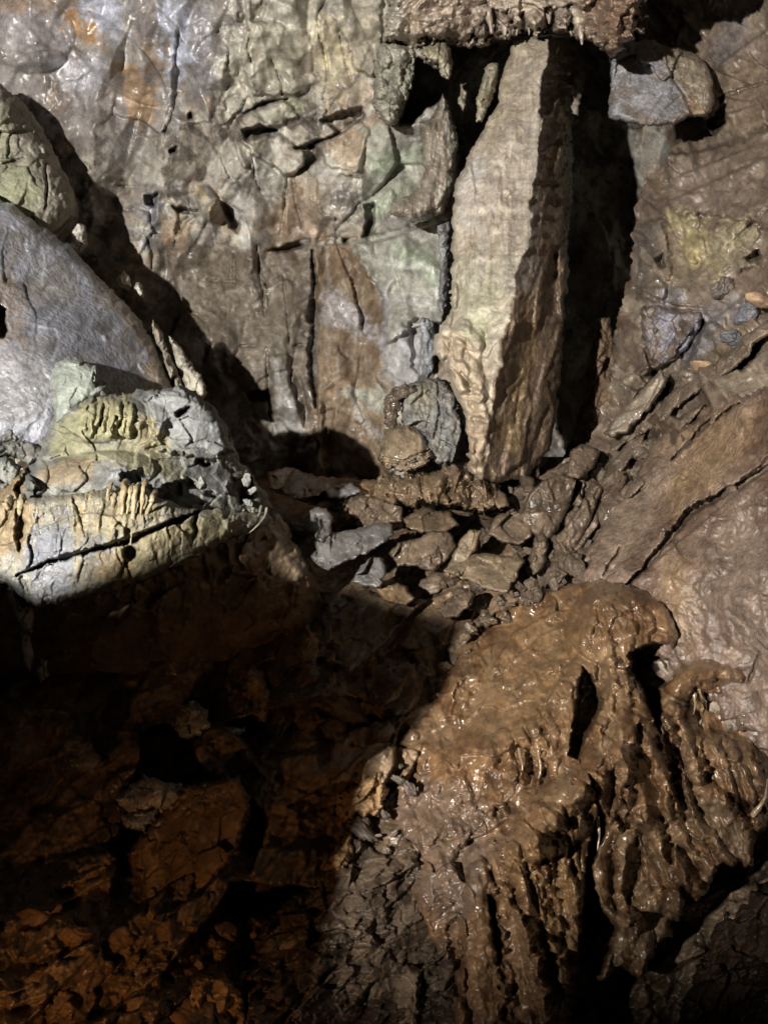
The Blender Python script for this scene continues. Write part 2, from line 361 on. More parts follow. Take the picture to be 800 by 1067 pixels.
# ---------------------------------------------------------------- materials used
M_wall = rock_material('cave_wall_rock', .5, 70., (.72, .15), .36, .9, 7., .011, crag=.35)
M_grey = rock_material('grey_limestone', .7, 60., (.85, .35), .3, .45, 14., .012)
M_slab = rock_material('wet_slab_rock', .8, 75., (.7, .2), .28, .7, 20., .012)
M_flow = rock_material('wet_flowstone', .45, 60., (.5, .13), .28, .6, 9., .008, coat=.12, crag=.5)
M_pale = rock_material('pale_calcite', .6, 65., (.75, .3), .28, .5, 20., .01)
M_mud = rock_material('muddy_rock', .6, 80., (.62, .13), .36, .7, 8., .01, crag=.4)
TAN = (.25, .205, .155); DBR = (.12, .095, .072); BRN = (.17, .125, .085); GRY = (.26, .25, .235); CREAM = (.47, .43, .34)
BLU = (.3, .31, .36); RUST = (.27, .15, .06); GREEN = (.33, .36, .22); YEL = (.5, .42, .17); MUD = (.19, .13, .075)
OCH = (.24, .16, .075); ROSE = (.27, .2, .165); WHT = (.52, .51, .47)
# ---------------------------------------------------------------- setting: back wall
wallD = [(-260,-220,5.2),(0,-200,6.0),(300,-200,6.4),(660,-220,6.6),(-260,100,7.0),(0,0,7.3),(0,80,7.8),(150,0,7.3),(130,250,8.4),(60,200,8.1),(250,0,7.4),(380,0,7.7),
 (300,100,8.0),(300,140,8.2),(400,130,8.2),(200,300,8.8),(300,450,8.8),(250,480,8.8),(200,400,8.8),(325,300,8.8),(325,420,8.7),(400,300,8.55),(400,480,8.5),(470,250,8.5),(470,480,8.4),
 (600,200,8.8),(640,600,8.8),(300,640,9.4),(0,640,9.3),(-260,640,8.6),(-260,350,8.0),(0,400,8.9),(600,0,7.6)]
w = Relief(wallD, box=(-260, -220, 1100, 640), step=1.35, seed=11)
pm = w.patch(.9, 301); pm2 = w.patch(.5, 305)
tl = ss(330, 120, w.x+w.y*.9)          # the upper left is smoother, water worn
w.tin(1.5, .24, 1, .5, 1.5); w.tin(.62, .25, 2, .15, 1.7); w.tin(.27, .12, 3, .3, 1.6); w.tin(.12, .028, 4, -.3, 1.5)
blk = (1-.9*tl)*(.25+.75*w.patch(.8, 321))
w.facets(.62, .22, .3, 12, .12, 1.9, .25, ident=True, mask=blk)
w.facets(.28, .26, .4, 13, .2, 2.1, .25, mask=blk*pm)
w.crags(.9, .3, ss(.05, .4, fbm(w.u/.55, w.v/.8, 3, 88))*(1-.4*tl)+.12)
w.noise(.6, .03, 3, 5, -.7, 2.2); w.noise(.16, .010, 4, 6, -.7, 2.5, rid=True, mask=tl+.3)
# rounded water-worn top left
w.blob(42, 64, 27, 12, .16, -.15); w.blob(20, 30, 60, 40, .18, .2); w.blob(120, 60, 70, 26, .18, .75); w.blob(225, 40, 30, 55, .14, .1)
w.blob(217, 212, 11, 20, .28, -.25); w.blob(175, 150, 60, 30, .12, .5)
# slits and undercut ledges
for pl in ([(253,117),(274,105),(300,101),(302,103),(276,110),(255,119)], [(250,136),(271,130),(291,134),(288,138),(256,144)],
           [(331,126),(352,116),(378,111),(380,123),(352,137),(340,130)], [(302,155),(318,150),(345,140),(376,122),(360,138),(330,151),(318,158)],
           [(322,150),(331,152),(331,168),(318,178),(306,182),(318,168)], [(229,210),(236,212),(250,235),(248,243),(240,238)], [(379,213),(390,212),(390,232),(384,249),(377,249),(381,230)],
           [(276,262),(310,252),(318,256),(300,264)], [(358,248),(364,247),(362,255),(356,254)], [(195,120),(199,116),(203,124),(195,124)], [(177,156),(184,152),(185,159),(177,160)],
           [(178,214),(207,219),(205,224),(184,221)], [(150,204),(166,200),(162,216),(152,214)], [(255,409),(280,406),(282,418),(262,418)]):
    w.recess(pl, .4, 2.2, 1.4, 7)
w.tiltplate([(250,146),(290,140),(318,158),(318,176),(300,184),(262,160)], .22, -.05, .22)
w.tiltplate([(246,122),(300,106),(312,122),(290,132),(250,134)], .12, 0, .25)
w.tiltplate([(330,153),(378,125),(384,140),(372,180),(338,172)], .1, .1, .1)
w.tiltplate([(336,8),(398,-30),(398,64),(388,80),(368,70),(356,30)], .12, .05, .1)
w.tiltplate([(258,20),(320,30),(330,80),(318,98),(262,100),(250,60)], .10, -.1, .1)
for pl, cw_ in (([(339,0),(331,16),(333,40),(339,58),(342,87)], 2.2), ([(352,26),(358,58),(366,84)], 1.2), ([(400,30),(397,63),(389,79)], 2), ([(123,194),(144,194)], 1.3), ([(131,219),(143,219)], 1.5),
    ([(276,262),(310,252),(342,248),(363,249),(379,247)], 1.6), ([(152,244),(159,265),(158,280)], 2), ([(268,256),(272,290),(276,330)], 2.2), ([(243,258),(244,300)], 1.5), ([(295,286),(300,330),(302,359)], 1.3),
    ([(305,361),(318,358)], 2), ([(247,361),(271,360)], 1.5), ([(262,160),(266,185),(272,200)], 2), ([(299,185),(296,220),(293,245)], 2.), ([(305,185),(309,215),(316,240)], 1.4), ([(195,290),(240,293),(262,296)], 1.3),
    ([(278,365),(279,400),(281,440)], 2), ([(300,375),(303,400),(318,440)], 1.3), ([(195,322),(215,334)], 1.8), ([(345,126),(336,100),(341,88)], 1.4), ([(283,62),(293,85),(294,100)], 1.4), ([(260,30),(258,50),(262,66)], 1.5)):
    w.crack(pl, cw_*.65, .10)
w.crack([(325,262),(328,300),(326,340),(324,380),(329,424)], 3.2, .3)
w.tiltplate([(327,256),(400,250),(470,225),(474,420),(404,500),(330,500),(331,420),(329,340)], .14, .02, 0, 2.5, 2)
w.tiltplate([(368,250),(410,238),(471,226),(468,335),(425,345),(402,360),(399,310),(380,285)], .16, .08, .05, 2, 3)
w.tiltplate([(400,385),(418,340),(448,335),(452,400),(430,410)], .08, .1, 0, 2, 3)
w.tiltplate([(280,372),(300,368),(303,400),(318,440),(318,462),(303,452),(285,430)], .16, .1, 0, 2, 3)
w.tiltplate([(321,420),(336,417),(338,500),(322,500)], .12, .1, 0, 3, 3)
# the deep openings either side of the pillar
chasm = [(426,57),(470,44),(530,40),(600,36),(640,-20),(690,-200),(1090,-200),(1090,630),(600,630),(588,500),(545,502),(505,480),(484,440),(474,390),(462,335),(468,300),(472,215),(474,160),(462,104),(444,112),(430,128),(417,130),(424,100)]
w.recess(chasm, 3.2, 5, 2, 12)
w.recess([(426,335),(436,330),(441,338),(437,390),(428,382)], .2, 2)
w.smooth(1)
w.base([(.10,.082,.066), (.15,.125,.1), (.215,.187,.152), (.28, .25, .205), (.17, .148, .122), (.225,.213,.2), (.13,.11,.092)], .6, 90, .35, .38, 2.1)
w.veins((.46,.43,.36), .45, .10, .8, 201, -.6, 1.8); w.veins((.42,.38,.3), .22, .12, .6, 211, -.5, 1.6); w.veins((.14,.115,.095), .35, .0, .7, 221, .3, 1.8); w.veins((.36,.34,.31), .6, .02, .6, 231, .2, 2.)
w.veins((.25,.15,.07), .6, .2, .5, 241, -.3, 2., cover=.15)
up = [(-260,-220),(260,-220),(262,60),(215,110),(170,120),(150,200),(60,130),(-260,100)]
w.stain(up, (.15, .132, .128), .75, 30, 20, 40, .9)
w.C[..., 3] = np.maximum(w.C[..., 3], 1.1*tl*ss(330, 200, w.x))
for pl, c, k in (([(75,8),(90,18),(108,46),(100,52),(84,38),(68,20)], RUST, .9), ([(118,60),(145,70),(165,100),(158,140),(135,120)], (.26,.17,.09), .8), ([(150,40),(172,60),(168,80),(150,70)], (.26,.16,.09), .6),
    ([(-10,5),(60,10),(70,60),(10,50)], (.3,.27,.27), .7), ([(18,60),(40,52),(66,52),(60,72),(30,75)], (.14,.13,.125), .9), ([(0,-30),(50,-30),(60,8),(0,14)], (.24,.17,.12), .8),
    ([(80,-10),(125,-10),(128,40),(100,40)], BLU, .8), ([(165,0),(198,0),(200,70),(180,88),(170,50)], (.36,.37,.43), .9), ([(55,65),(105,60),(100,100),(70,100)], (.36,.35,.37), .8), ([(200,10),(225,0),(228,90),(205,95)], (.2,.19,.2), .7),  # bluish pale patches put the lamp's wet sheen into the wall colour
    ([(315,34),(334,10),(352,21),(363,63),(379,76),(342,89),(326,66)], (.52,.44,.28), .85), ([(215,60),(250,62),(290,70),(294,96),(262,86),(240,100)], (.46,.42,.33), .55), ([(280,-10),(300,10),(320,44),(312,46),(290,22)], (.5,.46,.38), .8),
    ([(258,20),(300,28),(316,60),(300,100),(270,84),(258,52)], (.22,.195,.14), .8), ([(360,4),(398,0),(395,66),(380,72),(362,40)], (.22,.195,.145), .8), ([(262,155),(300,180),(296,205),(270,200),(258,170)], (.34,.32,.28), .8),
    ([(200,140),(250,150),(262,190),(225,180),(200,170)], (.33,.3,.25), .5), ([(300,105),(312,108),(310,122),(280,120)], (.33,.33,.22), .8), ([(335,150),(375,130),(380,175),(350,170)], (.36,.27,.19), .8), ([(205,194),(214,192),(229,225),(220,232),(209,215)], (.33,.26,.17), .9),
    ([(150,196),(168,198),(164,262),(152,262)], (.13,.13,.145), .8), ([(315,-20),(340,-20),(342,0),(320,40)], (.33,.29,.22), .6),
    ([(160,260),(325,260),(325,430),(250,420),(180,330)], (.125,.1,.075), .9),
    ([(282,374),(299,370),(303,400),(318,440),(316,460),(303,452),(287,430)], (.3,.29,.275), .9), ([(322,420),(335,418),(338,500),(324,498)], (.24,.17,.11), .8)):
    w.stain(pl, np.array(c)*.92, min(k*1.05, .95), 5, 10, 13, mot=.45)
w.stain([(225,-30),(400,-30),(400,90),(330,110),(262,104),(230,60)], (.34,.315,.25), .5, 14, 12, 18, mot=.8)
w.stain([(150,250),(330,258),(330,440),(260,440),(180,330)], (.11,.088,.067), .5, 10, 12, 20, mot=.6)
w.stain([(328,258),(400,250),(404,500),(334,500)], (.14,.095,.058), .95, 4, 4, 30, .3, streak=(.5, 3))
w.stain([(337,296),(356,306),(379,324),(402,356),(402,366),(379,350),(350,340),(334,338)], (.27,.25,.245), .9, 3, 5, 9, .5, mot=.7)
w.stain([(358,403),(402,406),(402,432),(386,424),(370,428)], (.26,.26,.215), .85, 3, 5, mot=.7); w.stain([(362,410),(386,440),(404,452),(402,470),(375,440)], (.3,.28,.25), .7, 4, 5)
w.stain([(366,252),(410,236),(472,225),(470,335),(430,345),(404,362),(402,312),(382,285)], (.27,.265,.225), .9, 3, 5, 20, .4)
w.stain([(380,130),(420,135),(442,160),(440,205),(405,225),(385,245),(378,190)], (.28,.28,.225), .85, 4, 8, 18)
for pl in ([(384,165),(440,160),(442,172),(390,182)], [(408,255),(455,266),(462,296),(440,290),(415,272)], [(388,205),(420,196),(405,215),(385,225)]): w.stain(pl, (.27,.33,.21), .65, 8, 9, streak=(2, .5), mot=.8)
for pl in ([(384,180),(440,172),(438,178),(390,190)], [(402,300),(470,318),(468,326),(404,310)], [(404,270),(462,280),(460,285),(404,276)]): w.stain(pl, (.42,.42,.38), .7, 3, 6, streak=(2, .5), mot=.7)
w.stain([(400,388),(416,340),(448,335),(452,400),(430,412)], (.29,.28,.28), .9, 3, 4)
w.stain([(398,300),(404,300),(404,372),(398,372)], (.27,.26,.27), .8, 3, 3)
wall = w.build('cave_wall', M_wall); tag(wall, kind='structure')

# ---------------------------------------------------------------- setting: right-hand wall
rD = [(655,-250,6.8),(660,0,8.3),(780,0,7.7),(800,100,7.2),(760,150,7.5),(700,160,7.7),(660,260,7.7),(800,250,6.2),(720,300,6.9),(640,400,7.4),(610,465,7.4),(700,400,6.7),(800,350,5.6),(620,520,6.7),
 (560,520,7.2),(545,600,6.7),(600,600,6.1),(700,600,5.3),(800,600,4.6),(950,500,4.0),(1050,200,4.4),(1050,-200,5.0),(900,0,6.4),(640,700,5.6),(800,740,4.6),(1000,900,3.6)]
rOut = [(655,-250),(655,-40),(652,40),(668,66),(700,80),(728,112),(742,140),(722,146),(706,147),(698,158),(690,170),(676,184),(663,212),(659,250),(655,290),(645,322),(638,360),(636,395),(626,430),(612,462),(585,482),(560,498),(530,512),(525,560),(560,620),(620,700),(720,820),(1060,950),(1100,300),(1060,-250)]
r = Relief(rD, outline=rOut, step=1.35, seed=23, rag=(3, 14))
A1 = -.75
pm = r.patch(.7, 301); pm2 = r.patch(.4, 305)
r.tin(1.1, .2, 21, A1, 2.); r.tin(.45, .17, 22, A1, 2.2); r.tin(.2, .075, 23, A1+.3, 1.8); r.tin(.09, .022, 24, A1, 1.6)
dg = ss(0, 60, sdf([(640,330),(720,300),(830,260),(1000,240),(1000,420),(760,420),(690,470),(620,620),(560,600),(540,520),(620,440)], r.x, r.y))
r.facets(.6, .12, .28, 2, A1, 2.2, .3, ident=True); r.facets(.33, .32, .55, 8, A1, 2.6, .3, mask=dg); r.facets(.16, .32, .6, 9, A1, 2.2, .35, mask=dg)
r.facets(.2, .14, .4, 3, A1, 1.8, .3, mask=.2+.8*pm)
r.crags(1.1, A1, .25+.75*ss(-.1, .3, fbm(r.u/.4, r.v/.4, 3, 89)))
r.noise(.4, .035, 4, 5, A1, 2); r.noise(.1, .008, 4, 6, rid=True)
r.tiltplate([(700,160),(760,150),(830,120),(830,250),(780,232),(735,222),(700,225),(690,200)], .22, .1, -.1, 3, 5)
for k_, pl in enumerate(([(698,224),(716,218),(730,226),(726,246),(706,246)], [(712,244),(732,246),(738,264),(722,276),(710,266)], [(736,240),(756,230),(768,240),(760,262),(740,264)], [(758,236),(780,226),(792,244),(780,262),(764,258)], [(728,266),(750,264),(762,278),(744,292),(728,288)], [(764,262),(786,260),(790,276),(770,284)])):
    r.tiltplate(pl, .07+.03*(k_ % 2), .1-.08*(k_ % 3), .1*((k_ % 2)-.4), 2, 3, 7)
r.tiltplate([(665,235),(690,225),(700,280),(690,315),(664,310)], .14, .2, 0, 3, 4)
r.tiltplate([(640,345),(668,320),(672,370),(680,392),(655,430),(630,448),(637,390)], .12, .3, 0, 3, 4)
for pl in ([(716,382),(690,396),(668,392),(700,372),(714,352),(732,332),(736,338)], [(700,398),(694,415),(672,440),(654,464),(660,440),(690,402)], [(752,430),(790,408),(800,410),(768,432),(738,462),(720,470)],
           [(660,30),(662,120),(664,128),(700,132),(740,114),(748,134),(700,150)], [(736,128),(756,106),(756,130),(742,140)],
           [(622,470),(640,475),(630,500),(612,540),(596,570),(600,530),(610,500)], [(682,270),(690,262),(694,276),(686,280)], [(775,268),(790,258),(794,268),(780,275)], [(766,382),(792,352),(794,360),(772,388)]):
    r.recess(pl, .34, 3, 2.2, 8)
for pl, h_ in (([(692,212),(720,196),(760,186),(806,160)], .10), ([(700,186),(740,168),(790,150)], .08), ([(752,120),(780,104),(830,96)], .10), ([(745,70),(775,50),(800,30)], .08), ([(660,300),(690,290),(720,300)], .08), ([(780,215),(760,250),(770,290)], .1), ([(640,400),(665,380),(690,372)], .08), ([(720,350),(760,320),(800,290)], .1)): r.edge(pl, h_, 1, 34)
for pl, cw_ in (([(660,300),(700,320),(742,322)], 1.3), ([(755,260),(800,215)], 1.2), ([(745,140),(752,100),(800,85)], 1.4)):
    r.crack(pl, cw_, .12)
r.smooth(1)
r.base([(.06,.041,.029), (.098,.068,.047), (.13,.094,.067), (.15,.114,.085), (.108,.077,.054)], .5, 90, .75, .35)
r.veins((.36,.3,.22), .35, .12, .5, 201, A1, 1.8); r.veins((.08,.06,.05), .4, .08, .7, 221, A1, 2.)
r.stain([(690,160),(760,150),(830,120),(830,232),(735,222),(700,232)], (.18,.14,.115), .7, 8, 8, 20, .5, streak=(2, .6))
for pl, c, k in (([(690,222),(705,215),(735,225),(738,262),(716,262),(700,240)], (.42,.36,.19), .85), ([(752,228),(775,222),(790,245),(785,270),(750,285),(728,290),(735,255)], (.45,.39,.25), .9), ([(712,255),(730,250),(728,276),(712,275)], (.47,.39,.17), .85),
    ([(740,275),(756,272),(752,300),(742,300)], (.5,.42,.2), .8), ([(690,300),(715,296),(712,318),(690,318)], (.27,.27,.29), .8), ([(715,325),(770,300),(780,330),(735,370),(712,378)], (.24,.235,.25), .75),
    ([(745,345),(770,325),(775,345),(745,385)], (.25,.18,.1), .8), ([(735,60),(760,20),(772,0),(782,40),(758,66)], (.3,.3,.34), .7), ([(750,75),(800,60),(800,140),(752,130)], (.33,.24,.17), .7), ([(720,310),(730,290),(760,265),(800,240),(800,262),(740,310)], (.24,.19,.15), .6),
    ([(776,-20),(830,-20),(830,70),(768,60)], (.32,.25,.2), .7), ([(660,235),(690,225),(692,320),(660,320)], (.19,.165,.14), .6), ([(680,285),(712,282),(720,310),(690,300)], (.28,.22,.14), .7)):
    r.stain(pl, np.array(c)*.7, k*.85, 5, 10, 10, mot=.6)
r.stain([(700,30),(760,10),(830,0),(830,230),(740,215),(690,190)], (.15,.112,.08), .5, 16, 14, 18, mot=.8)
rw = r.build('cave_wall', M_mud, thick=1.2, tw=60); tag(rw, kind='structure')

# ---------------------------------------------------------------- setting: floor of broken rock
fD = [(-280,520,8.4),(0,520,8.6),(300,490,9.0),(450,488,8.6),(560,495,8.3),(700,500,8.0),(900,520,6.5),(330,560,7.5),(450,560,7.3),(550,580,6.8),(400,650,6.1),(500,640,6.0),(300,680,5.9),(200,700,5.9),(100,700,5.9),(-280,700,5.8),
 (0,800,5.3),(200,800,5.1),(350,800,5.0),(450,760,5.4),(400,900,4.9),(200,950,4.2),(0,950,4.1),(0,1067,3.4),(250,1067,3.7),(380,1067,4.2),(600,1067,4.4),(800,1067,4.3),(650,900,5.2),(800,900,5.2),(800,800,5.8),(620,720,6),(-280,1330,2.5),(400,1330,2.7),(1090,1330,3.2)]
f = Relief(fD, box=(-280, 476, 1090, 1340), step=1.5, seed=37)
f.facets(.8, .14, .3, 1, .3, 1.3, .35)
f.facets(.5, .30, .5, 2, 1.1, 2.2, .3, ident=True)
f.facets(.2, .34, .6, 3, 1.0, 2.2, .3)
f.crags(1.4, .4)
f.noise(.3, .03, 4, 5); f.noise(.07, .006, 4, 6, rid=True)
f.smooth(1)
f.base([(.07,.048,.032), (.12,.08,.048), (.15,.1,.06), (.1,.07,.045), (.16,.11,.068)], .5, 90, .6, .35)
f.stain([(260,490),(420,500),(420,545),(330,540),(270,520)], (.25,.15,.075), .8, 8, 8, 20, .45)
fl = f.build('cave_floor', M_mud); tag(fl, kind='structure')

# ---------------------------------------------------------------- left side: boulders and slabs
b = Relief([(-70,100,6.3),(0,90,6.5),(80,220,6.9),(40,240,6.5),(-70,240,6.1)], outline=[(-90,70),(-40,76),(0,88),(24,106),(40,128),(52,148),(62,170),(71,186),(80,208),(82,226),(62,243),(48,262),(0,262),(-90,250)], step=1.1, seed=41, rag=(2, 14))
b.facets(.6, .1, .3, 1, .6, 1.3, .4, ident=True); b.facets(.2, .08, .3, 2, .6, 1.4, .4, crack=.03); b.crags(.7, .5); b.noise(.25, .02, 4, 3)
b.crack([(48,170),(50,200),(48,218)], 1.3, .1); b.crack([(0,172),(14,168),(26,164)], 1.2, .08); b.round(34, .7); b.smooth()
b.base([(.16,.145,.115),(.215,.195,.155),(.185,.17,.13)], .5, 90, .2, .15); b.veins((.12,.11,.09), .3, .06, .6, 201)
b.stain([(0,165),(30,175),(45,205),(30,225),(0,215)], (.2,.22,.12), .6, 14, 12, mot=.7); b.stain([(-10,105),(8,115),(8,160),(-10,165)], (.25,.235,.14), .5, 10, 10, mot=.7); b.stain([(40,150),(60,170),(78,215),(60,235),(48,180)], (.3,.27,.22), .7, 8, 6)
tag(b.build('boulder', M_grey, thick=1.0), 'rounded greenish grey boulder high on the left, wedged above the big bluish slab', 'boulder')

b = Relief([(0,207,5.9),(75,258,6.3),(140,325,6.5),(180,405,6.5),(55,400,5.35),(0,420,5.2),(-90,420,5.1),(-90,180,5.8)], outline=[(-90,170),(-40,182),(0,207),(14,211),(30,226),(52,241),(78,260),(98,283),(118,304),(140,326),(155,346),(166,370),(176,392),(183,410),(170,440),(60,470),(-90,470)], step=1.1, seed=43, rag=(2.2, 16))
b.tin(.8, .06, 31, .8, 1.6); b.tin(.3, .015, 32, .8, 1.6); b.facets(.9, .02, .06, 1, .8, 1.6, .4, ident=True); b.facets(.25, .02, .1, 2, .8, 1.6, .4); b.noise(.5, .03, 4, 3, .8, 1.6); b.noise(.07, .005, 5, 4, .6, 1.5, gain=.6); b.noise(.025, .002, 3, 5)
b.recess([(-2,318),(6,322),(9,345),(4,352),(-2,352)], .25, 2); b.edge([(105,350),(125,345),(140,337)], .04, 1, 16)
b.round(12, .35); b.smooth()
b.base([(.1,.1,.112),(.155,.157,.178),(.122,.12,.134),(.095,.09,.09)], .35, 90, .85, .12, 2.); b.veins((.24,.24,.27), .15, .1, .5, 201, .6, 1.5); b.veins((.12,.1,.08), .4, .1, .6, 231, .6, 1.5)
b.stain([(-20,275),(12,285),(26,320),(30,358),(5,362),(-20,350)], (.14,.105,.075), .7, 8, 9, mot=.7); b.stain([(-60,360),(40,362),(60,400),(50,440),(-60,440)], (.17,.165,.165), .8, 12, 10)
b.stain([(78,258),(100,280),(140,322),(160,355),(184,410),(172,410),(155,375),(135,340),(105,300)], (.18,.14,.105), .85, 4, 5); b.stain([(30,255),(70,270),(80,320),(40,310)], (.22,.21,.2), .5, 14, 10)
b.stain([(155,360),(170,375),(183,412),(150,410)], (.2,.15,.1), .7, 6, 6)
tag(b.build('leaning_slab', M_slab, thick=.8), 'big smooth bluish grey slab leaning against the left wall, glittering wet', 'rock slab')

def sliver(out, d, seed, label, cols, mat=M_grey, th=.25, rnd=(6, .12), tilt=None, name='rock_splinter', cat='rock', grp=None, fac=.14):
    c = np.asarray(out, float); ctrl = tilt if tilt else [(c[:,0].min(), c[:,1].min(), d+.05), (c[:,0].max(), c[:,1].min(), d+.2), (c[:,0].mean(), c[:,1].max(), d)]
    q = Relief(ctrl, outline=out, step=.9, seed=seed, rag=(1.5, 9))
    q.facets(fac, .25, .6, 1, .3, 1.4, .4, ident=True); q.facets(fac*.4, .2, .55, 2, .3, 1.4, .4); q.crags(1., .3); q.noise(.1, .006, 4, 3); q.round(*rnd); q.smooth()
    q.base(cols, .15, 90, .3, .3)
    return tag(q.build(name, mat, thick=th), label, cat, grp)
sliver([(158,333),(168,344),(172,356),(178,372),(187,392),(196,412),(186,414),(176,392),(168,372),(162,356)], 6.6, 51, 'thin dark rock splinter standing behind the bluish slab edge', [(.2,.17,.13),(.26,.23,.18)])
sliver([(176,350),(184,354),(192,368),(204,385),(213,396),(216,410),(210,420),(196,416),(190,396),(182,372)], 6.7, 52, 'taller tan rock splinter nearest the dark cleft behind the pale mound', [(.28,.25,.2),(.34,.31,.25)])
sliver([(121,290),(129,282),(134,286),(139,300),(136,304),(126,300)], 7.2, 53, 'small brownish chip of rock behind the top edge of the bluish slab', [(.27,.23,.18),(.36,.32,.26)])
sliver([(139,300),(145,293),(149,298),(150,311),(143,306)], 7.2, 54, 'small pale chip of rock in the shadowed gap behind the slab', [(.4,.39,.35),(.34,.32,.27)])
sliver([(66,256),(80,232),(90,236),(92,254),(84,264),(72,260)], 6.9, 55, 'small grey rock jammed in the gap between rounded boulder and bluish slab', [(.2,.18,.15),(.3,.28,.24)])
# stacked flakes left of the mound
k_ = 0
for out, d, lb in (([(-40,424),(10,419),(30,424),(54,434),(52,446),(20,444),(-40,448)], 5.3, 'uppermost grey flake of the dark stack at the left edge'),
    ([(-40,444),(12,441),(40,448),(56,452),(48,468),(26,462),(-40,466)], 5.15, 'second grey flake of the dark stack at the left edge'),
    ([(-40,462),(24,456),(46,466),(50,478),(30,484),(14,476),(-40,482)], 5.0, 'third grey flake of the dark stack, just above the orange one'),
    ([(-40,482),(8,474),(22,486),(18,508),(6,514),(-40,512)], 4.85, 'lowest grey flake of the dark stack at the left edge')):
    sliver(out, d, 60+k_, lb, [(.1,.1,.09),(.15,.15,.13),(.08,.075,.066)], th=.5, rnd=(7, .2)); k_ += 1
# pale upright block on the mound
b = Relief([(53,388,5.1),(112,400,5.2),(75,440,4.95)], outline=[(52,392),(57,380),(70,371),(86,373),(101,382),(104,392),(113,402),(116,414),(96,418),(80,430),(70,442),(58,440),(56,420),(52,405)], step=.8, seed=71, rag=(1.5, 10))
b.facets(.3, .08, .4, 1, .2, 1.4, .3, ident=True); b.facets(.09, .06, .25, 2, .2, 1.3, .4); b.noise(.1, .004, 4, 3); b.recess([(97,398),(108,396),(110,402),(100,404)], .1, 1.5)
b.round(14, .22); b.smooth(); b.base([(.16,.17,.145),(.21,.225,.19),(.18,.19,.165)], .3, 90, .1, .12); b.stain([(102,384),(116,404),(116,418),(98,412)], (.17,.16,.15), .9, 3, 3)
tag(b.build('boulder', M_grey, thick=.5), 'pale upright greenish white block standing on the yellow mound', 'boulder')

# the flowstone boulder: root with mound and its dripstone parts
fb = empty('flowstone_boulder', at(140, 640, 5.0), 'broad pale yellow boulder with dripstone combs and a sharp lit lower edge', 'boulder')
mo = [(0,470,5.1),(60,425,5.2),(110,415,5.0),(190,404,5.2),(245,450,5.3),(280,530,5.5),(20,500,4.8),(100,470,4.85),(160,470,4.9),(60,520,4.62),(150,525,4.66),(220,520,4.95),(-90,540,4.7)]
b = Relief(mo, outline=[(-90,512),(0,508),(20,494),(36,480),(44,466),(52,440),(70,420),(100,412),(125,411),(150,406),(186,402),(208,412),(224,424),(238,446),(243,468),(252,484),(262,492),(276,512),(284,530),(276,546),(230,548),(160,540),(100,534),(-90,540)], step=.9, seed=73, rag=(2.5, 10))
b.facets(.4, .10, .4, 1, .2, .8, .4, ident=True); b.facets(.16, .08, .35, 2, .2, .8, .3); b.noise(.12, .004, 4, 4); b.crags(.3, .2)
b.tiltplate([(150,405),(188,400),(222,422),(242,468),(220,480),(190,474),(165,470),(155,440)], .2, .1, -.2, 3, 3)
b.blob(104, 436, 50, 26, .1, -.1)
for k_, x_ in enumerate((91, 97, 104, 110, 117, 124, 131, 137)): b.fold([(x_+1, 417+abs(x_-116)*.25), (x_, 434), (x_-3, 448+7*math.sin(k_*2.1))], 3.2, 2.6, .035+.02*(k_ % 3))
b.blob(150, 452, 20, 14, .05); b.blob(95, 495, 70, 24, .16, -.12); b.blob(30, 500, 20, 26, .1, .5)
b.ribs([(92,418),(138,412),(142,440),(134,458),(98,458),(90,440)], 8.5, .05, .02, 5, 3, 2)
b.ribs([(60,440),(92,424),(95,455),(62,480)], 9, .035, .5, 6, 4, 4); b.ribs([(138,425),(165,430),(175,462),(142,458)], 11, .03, -.1, 5, 5, 4)
for pl in ([(126,492),(150,488),(156,499),(140,506),(126,502)], [(170,505),(196,498),(214,510),(230,516),(214,528),(176,530),(160,522)], [(14,510),(30,484),(34,488),(20,520)], [(240,498),(262,496),(264,520),(250,526)], [(182,430),(196,422),(200,425),(186,436)], [(205,476),(222,484),(218,488),(203,482)]):
    b.recess(pl, .2, 2.5, 2, 7)
b.round(12, .28); b.smooth()
b.base([(.22,.22,.2),(.3,.295,.26),(.25,.245,.21),(.2,.195,.185)], .3, 90, .25, .25); b.veins((.38,.36,.28), .2, .14, .5, 201); b.veins((.1,.1,.09), .18, .08, .7, 211)
for pl, c, k in (([(92,416),(138,412),(144,440),(138,462),(96,456),(80,432)], (.42,.375,.2), .85), ([(60,440),(88,424),(100,460),(70,478),(50,474)], (.36,.34,.19), .8), ([(145,432),(165,436),(180,462),(165,472),(140,460)], (.4,.34,.19), .8), ([(150,405),(188,402),(240,455),(240,476),(200,470),(165,445)], (.31,.31,.3), .9),
    ([(40,490),(70,478),(100,478),(95,502),(50,508)], (.36,.26,.14), .7), ([(-60,490),(28,484),(20,520),(0,540),(-60,540)], (.34,.23,.11), .8), ([(70,470),(150,462),(190,480),(200,500),(150,492),(100,480)], (.36,.32,.17), .7), ([(170,474),(200,478),(235,520),(200,515)], (.3,.3,.27), .7), ([(110,485),(130,482),(125,500),(105,500)], (.3,.3,.31), .7)):
    b.stain(pl, c, k, 5, 6, 9)
b.C[..., :3] *= .5
b.build('mound', M_pale, fb, thick=1.1, tw=60)
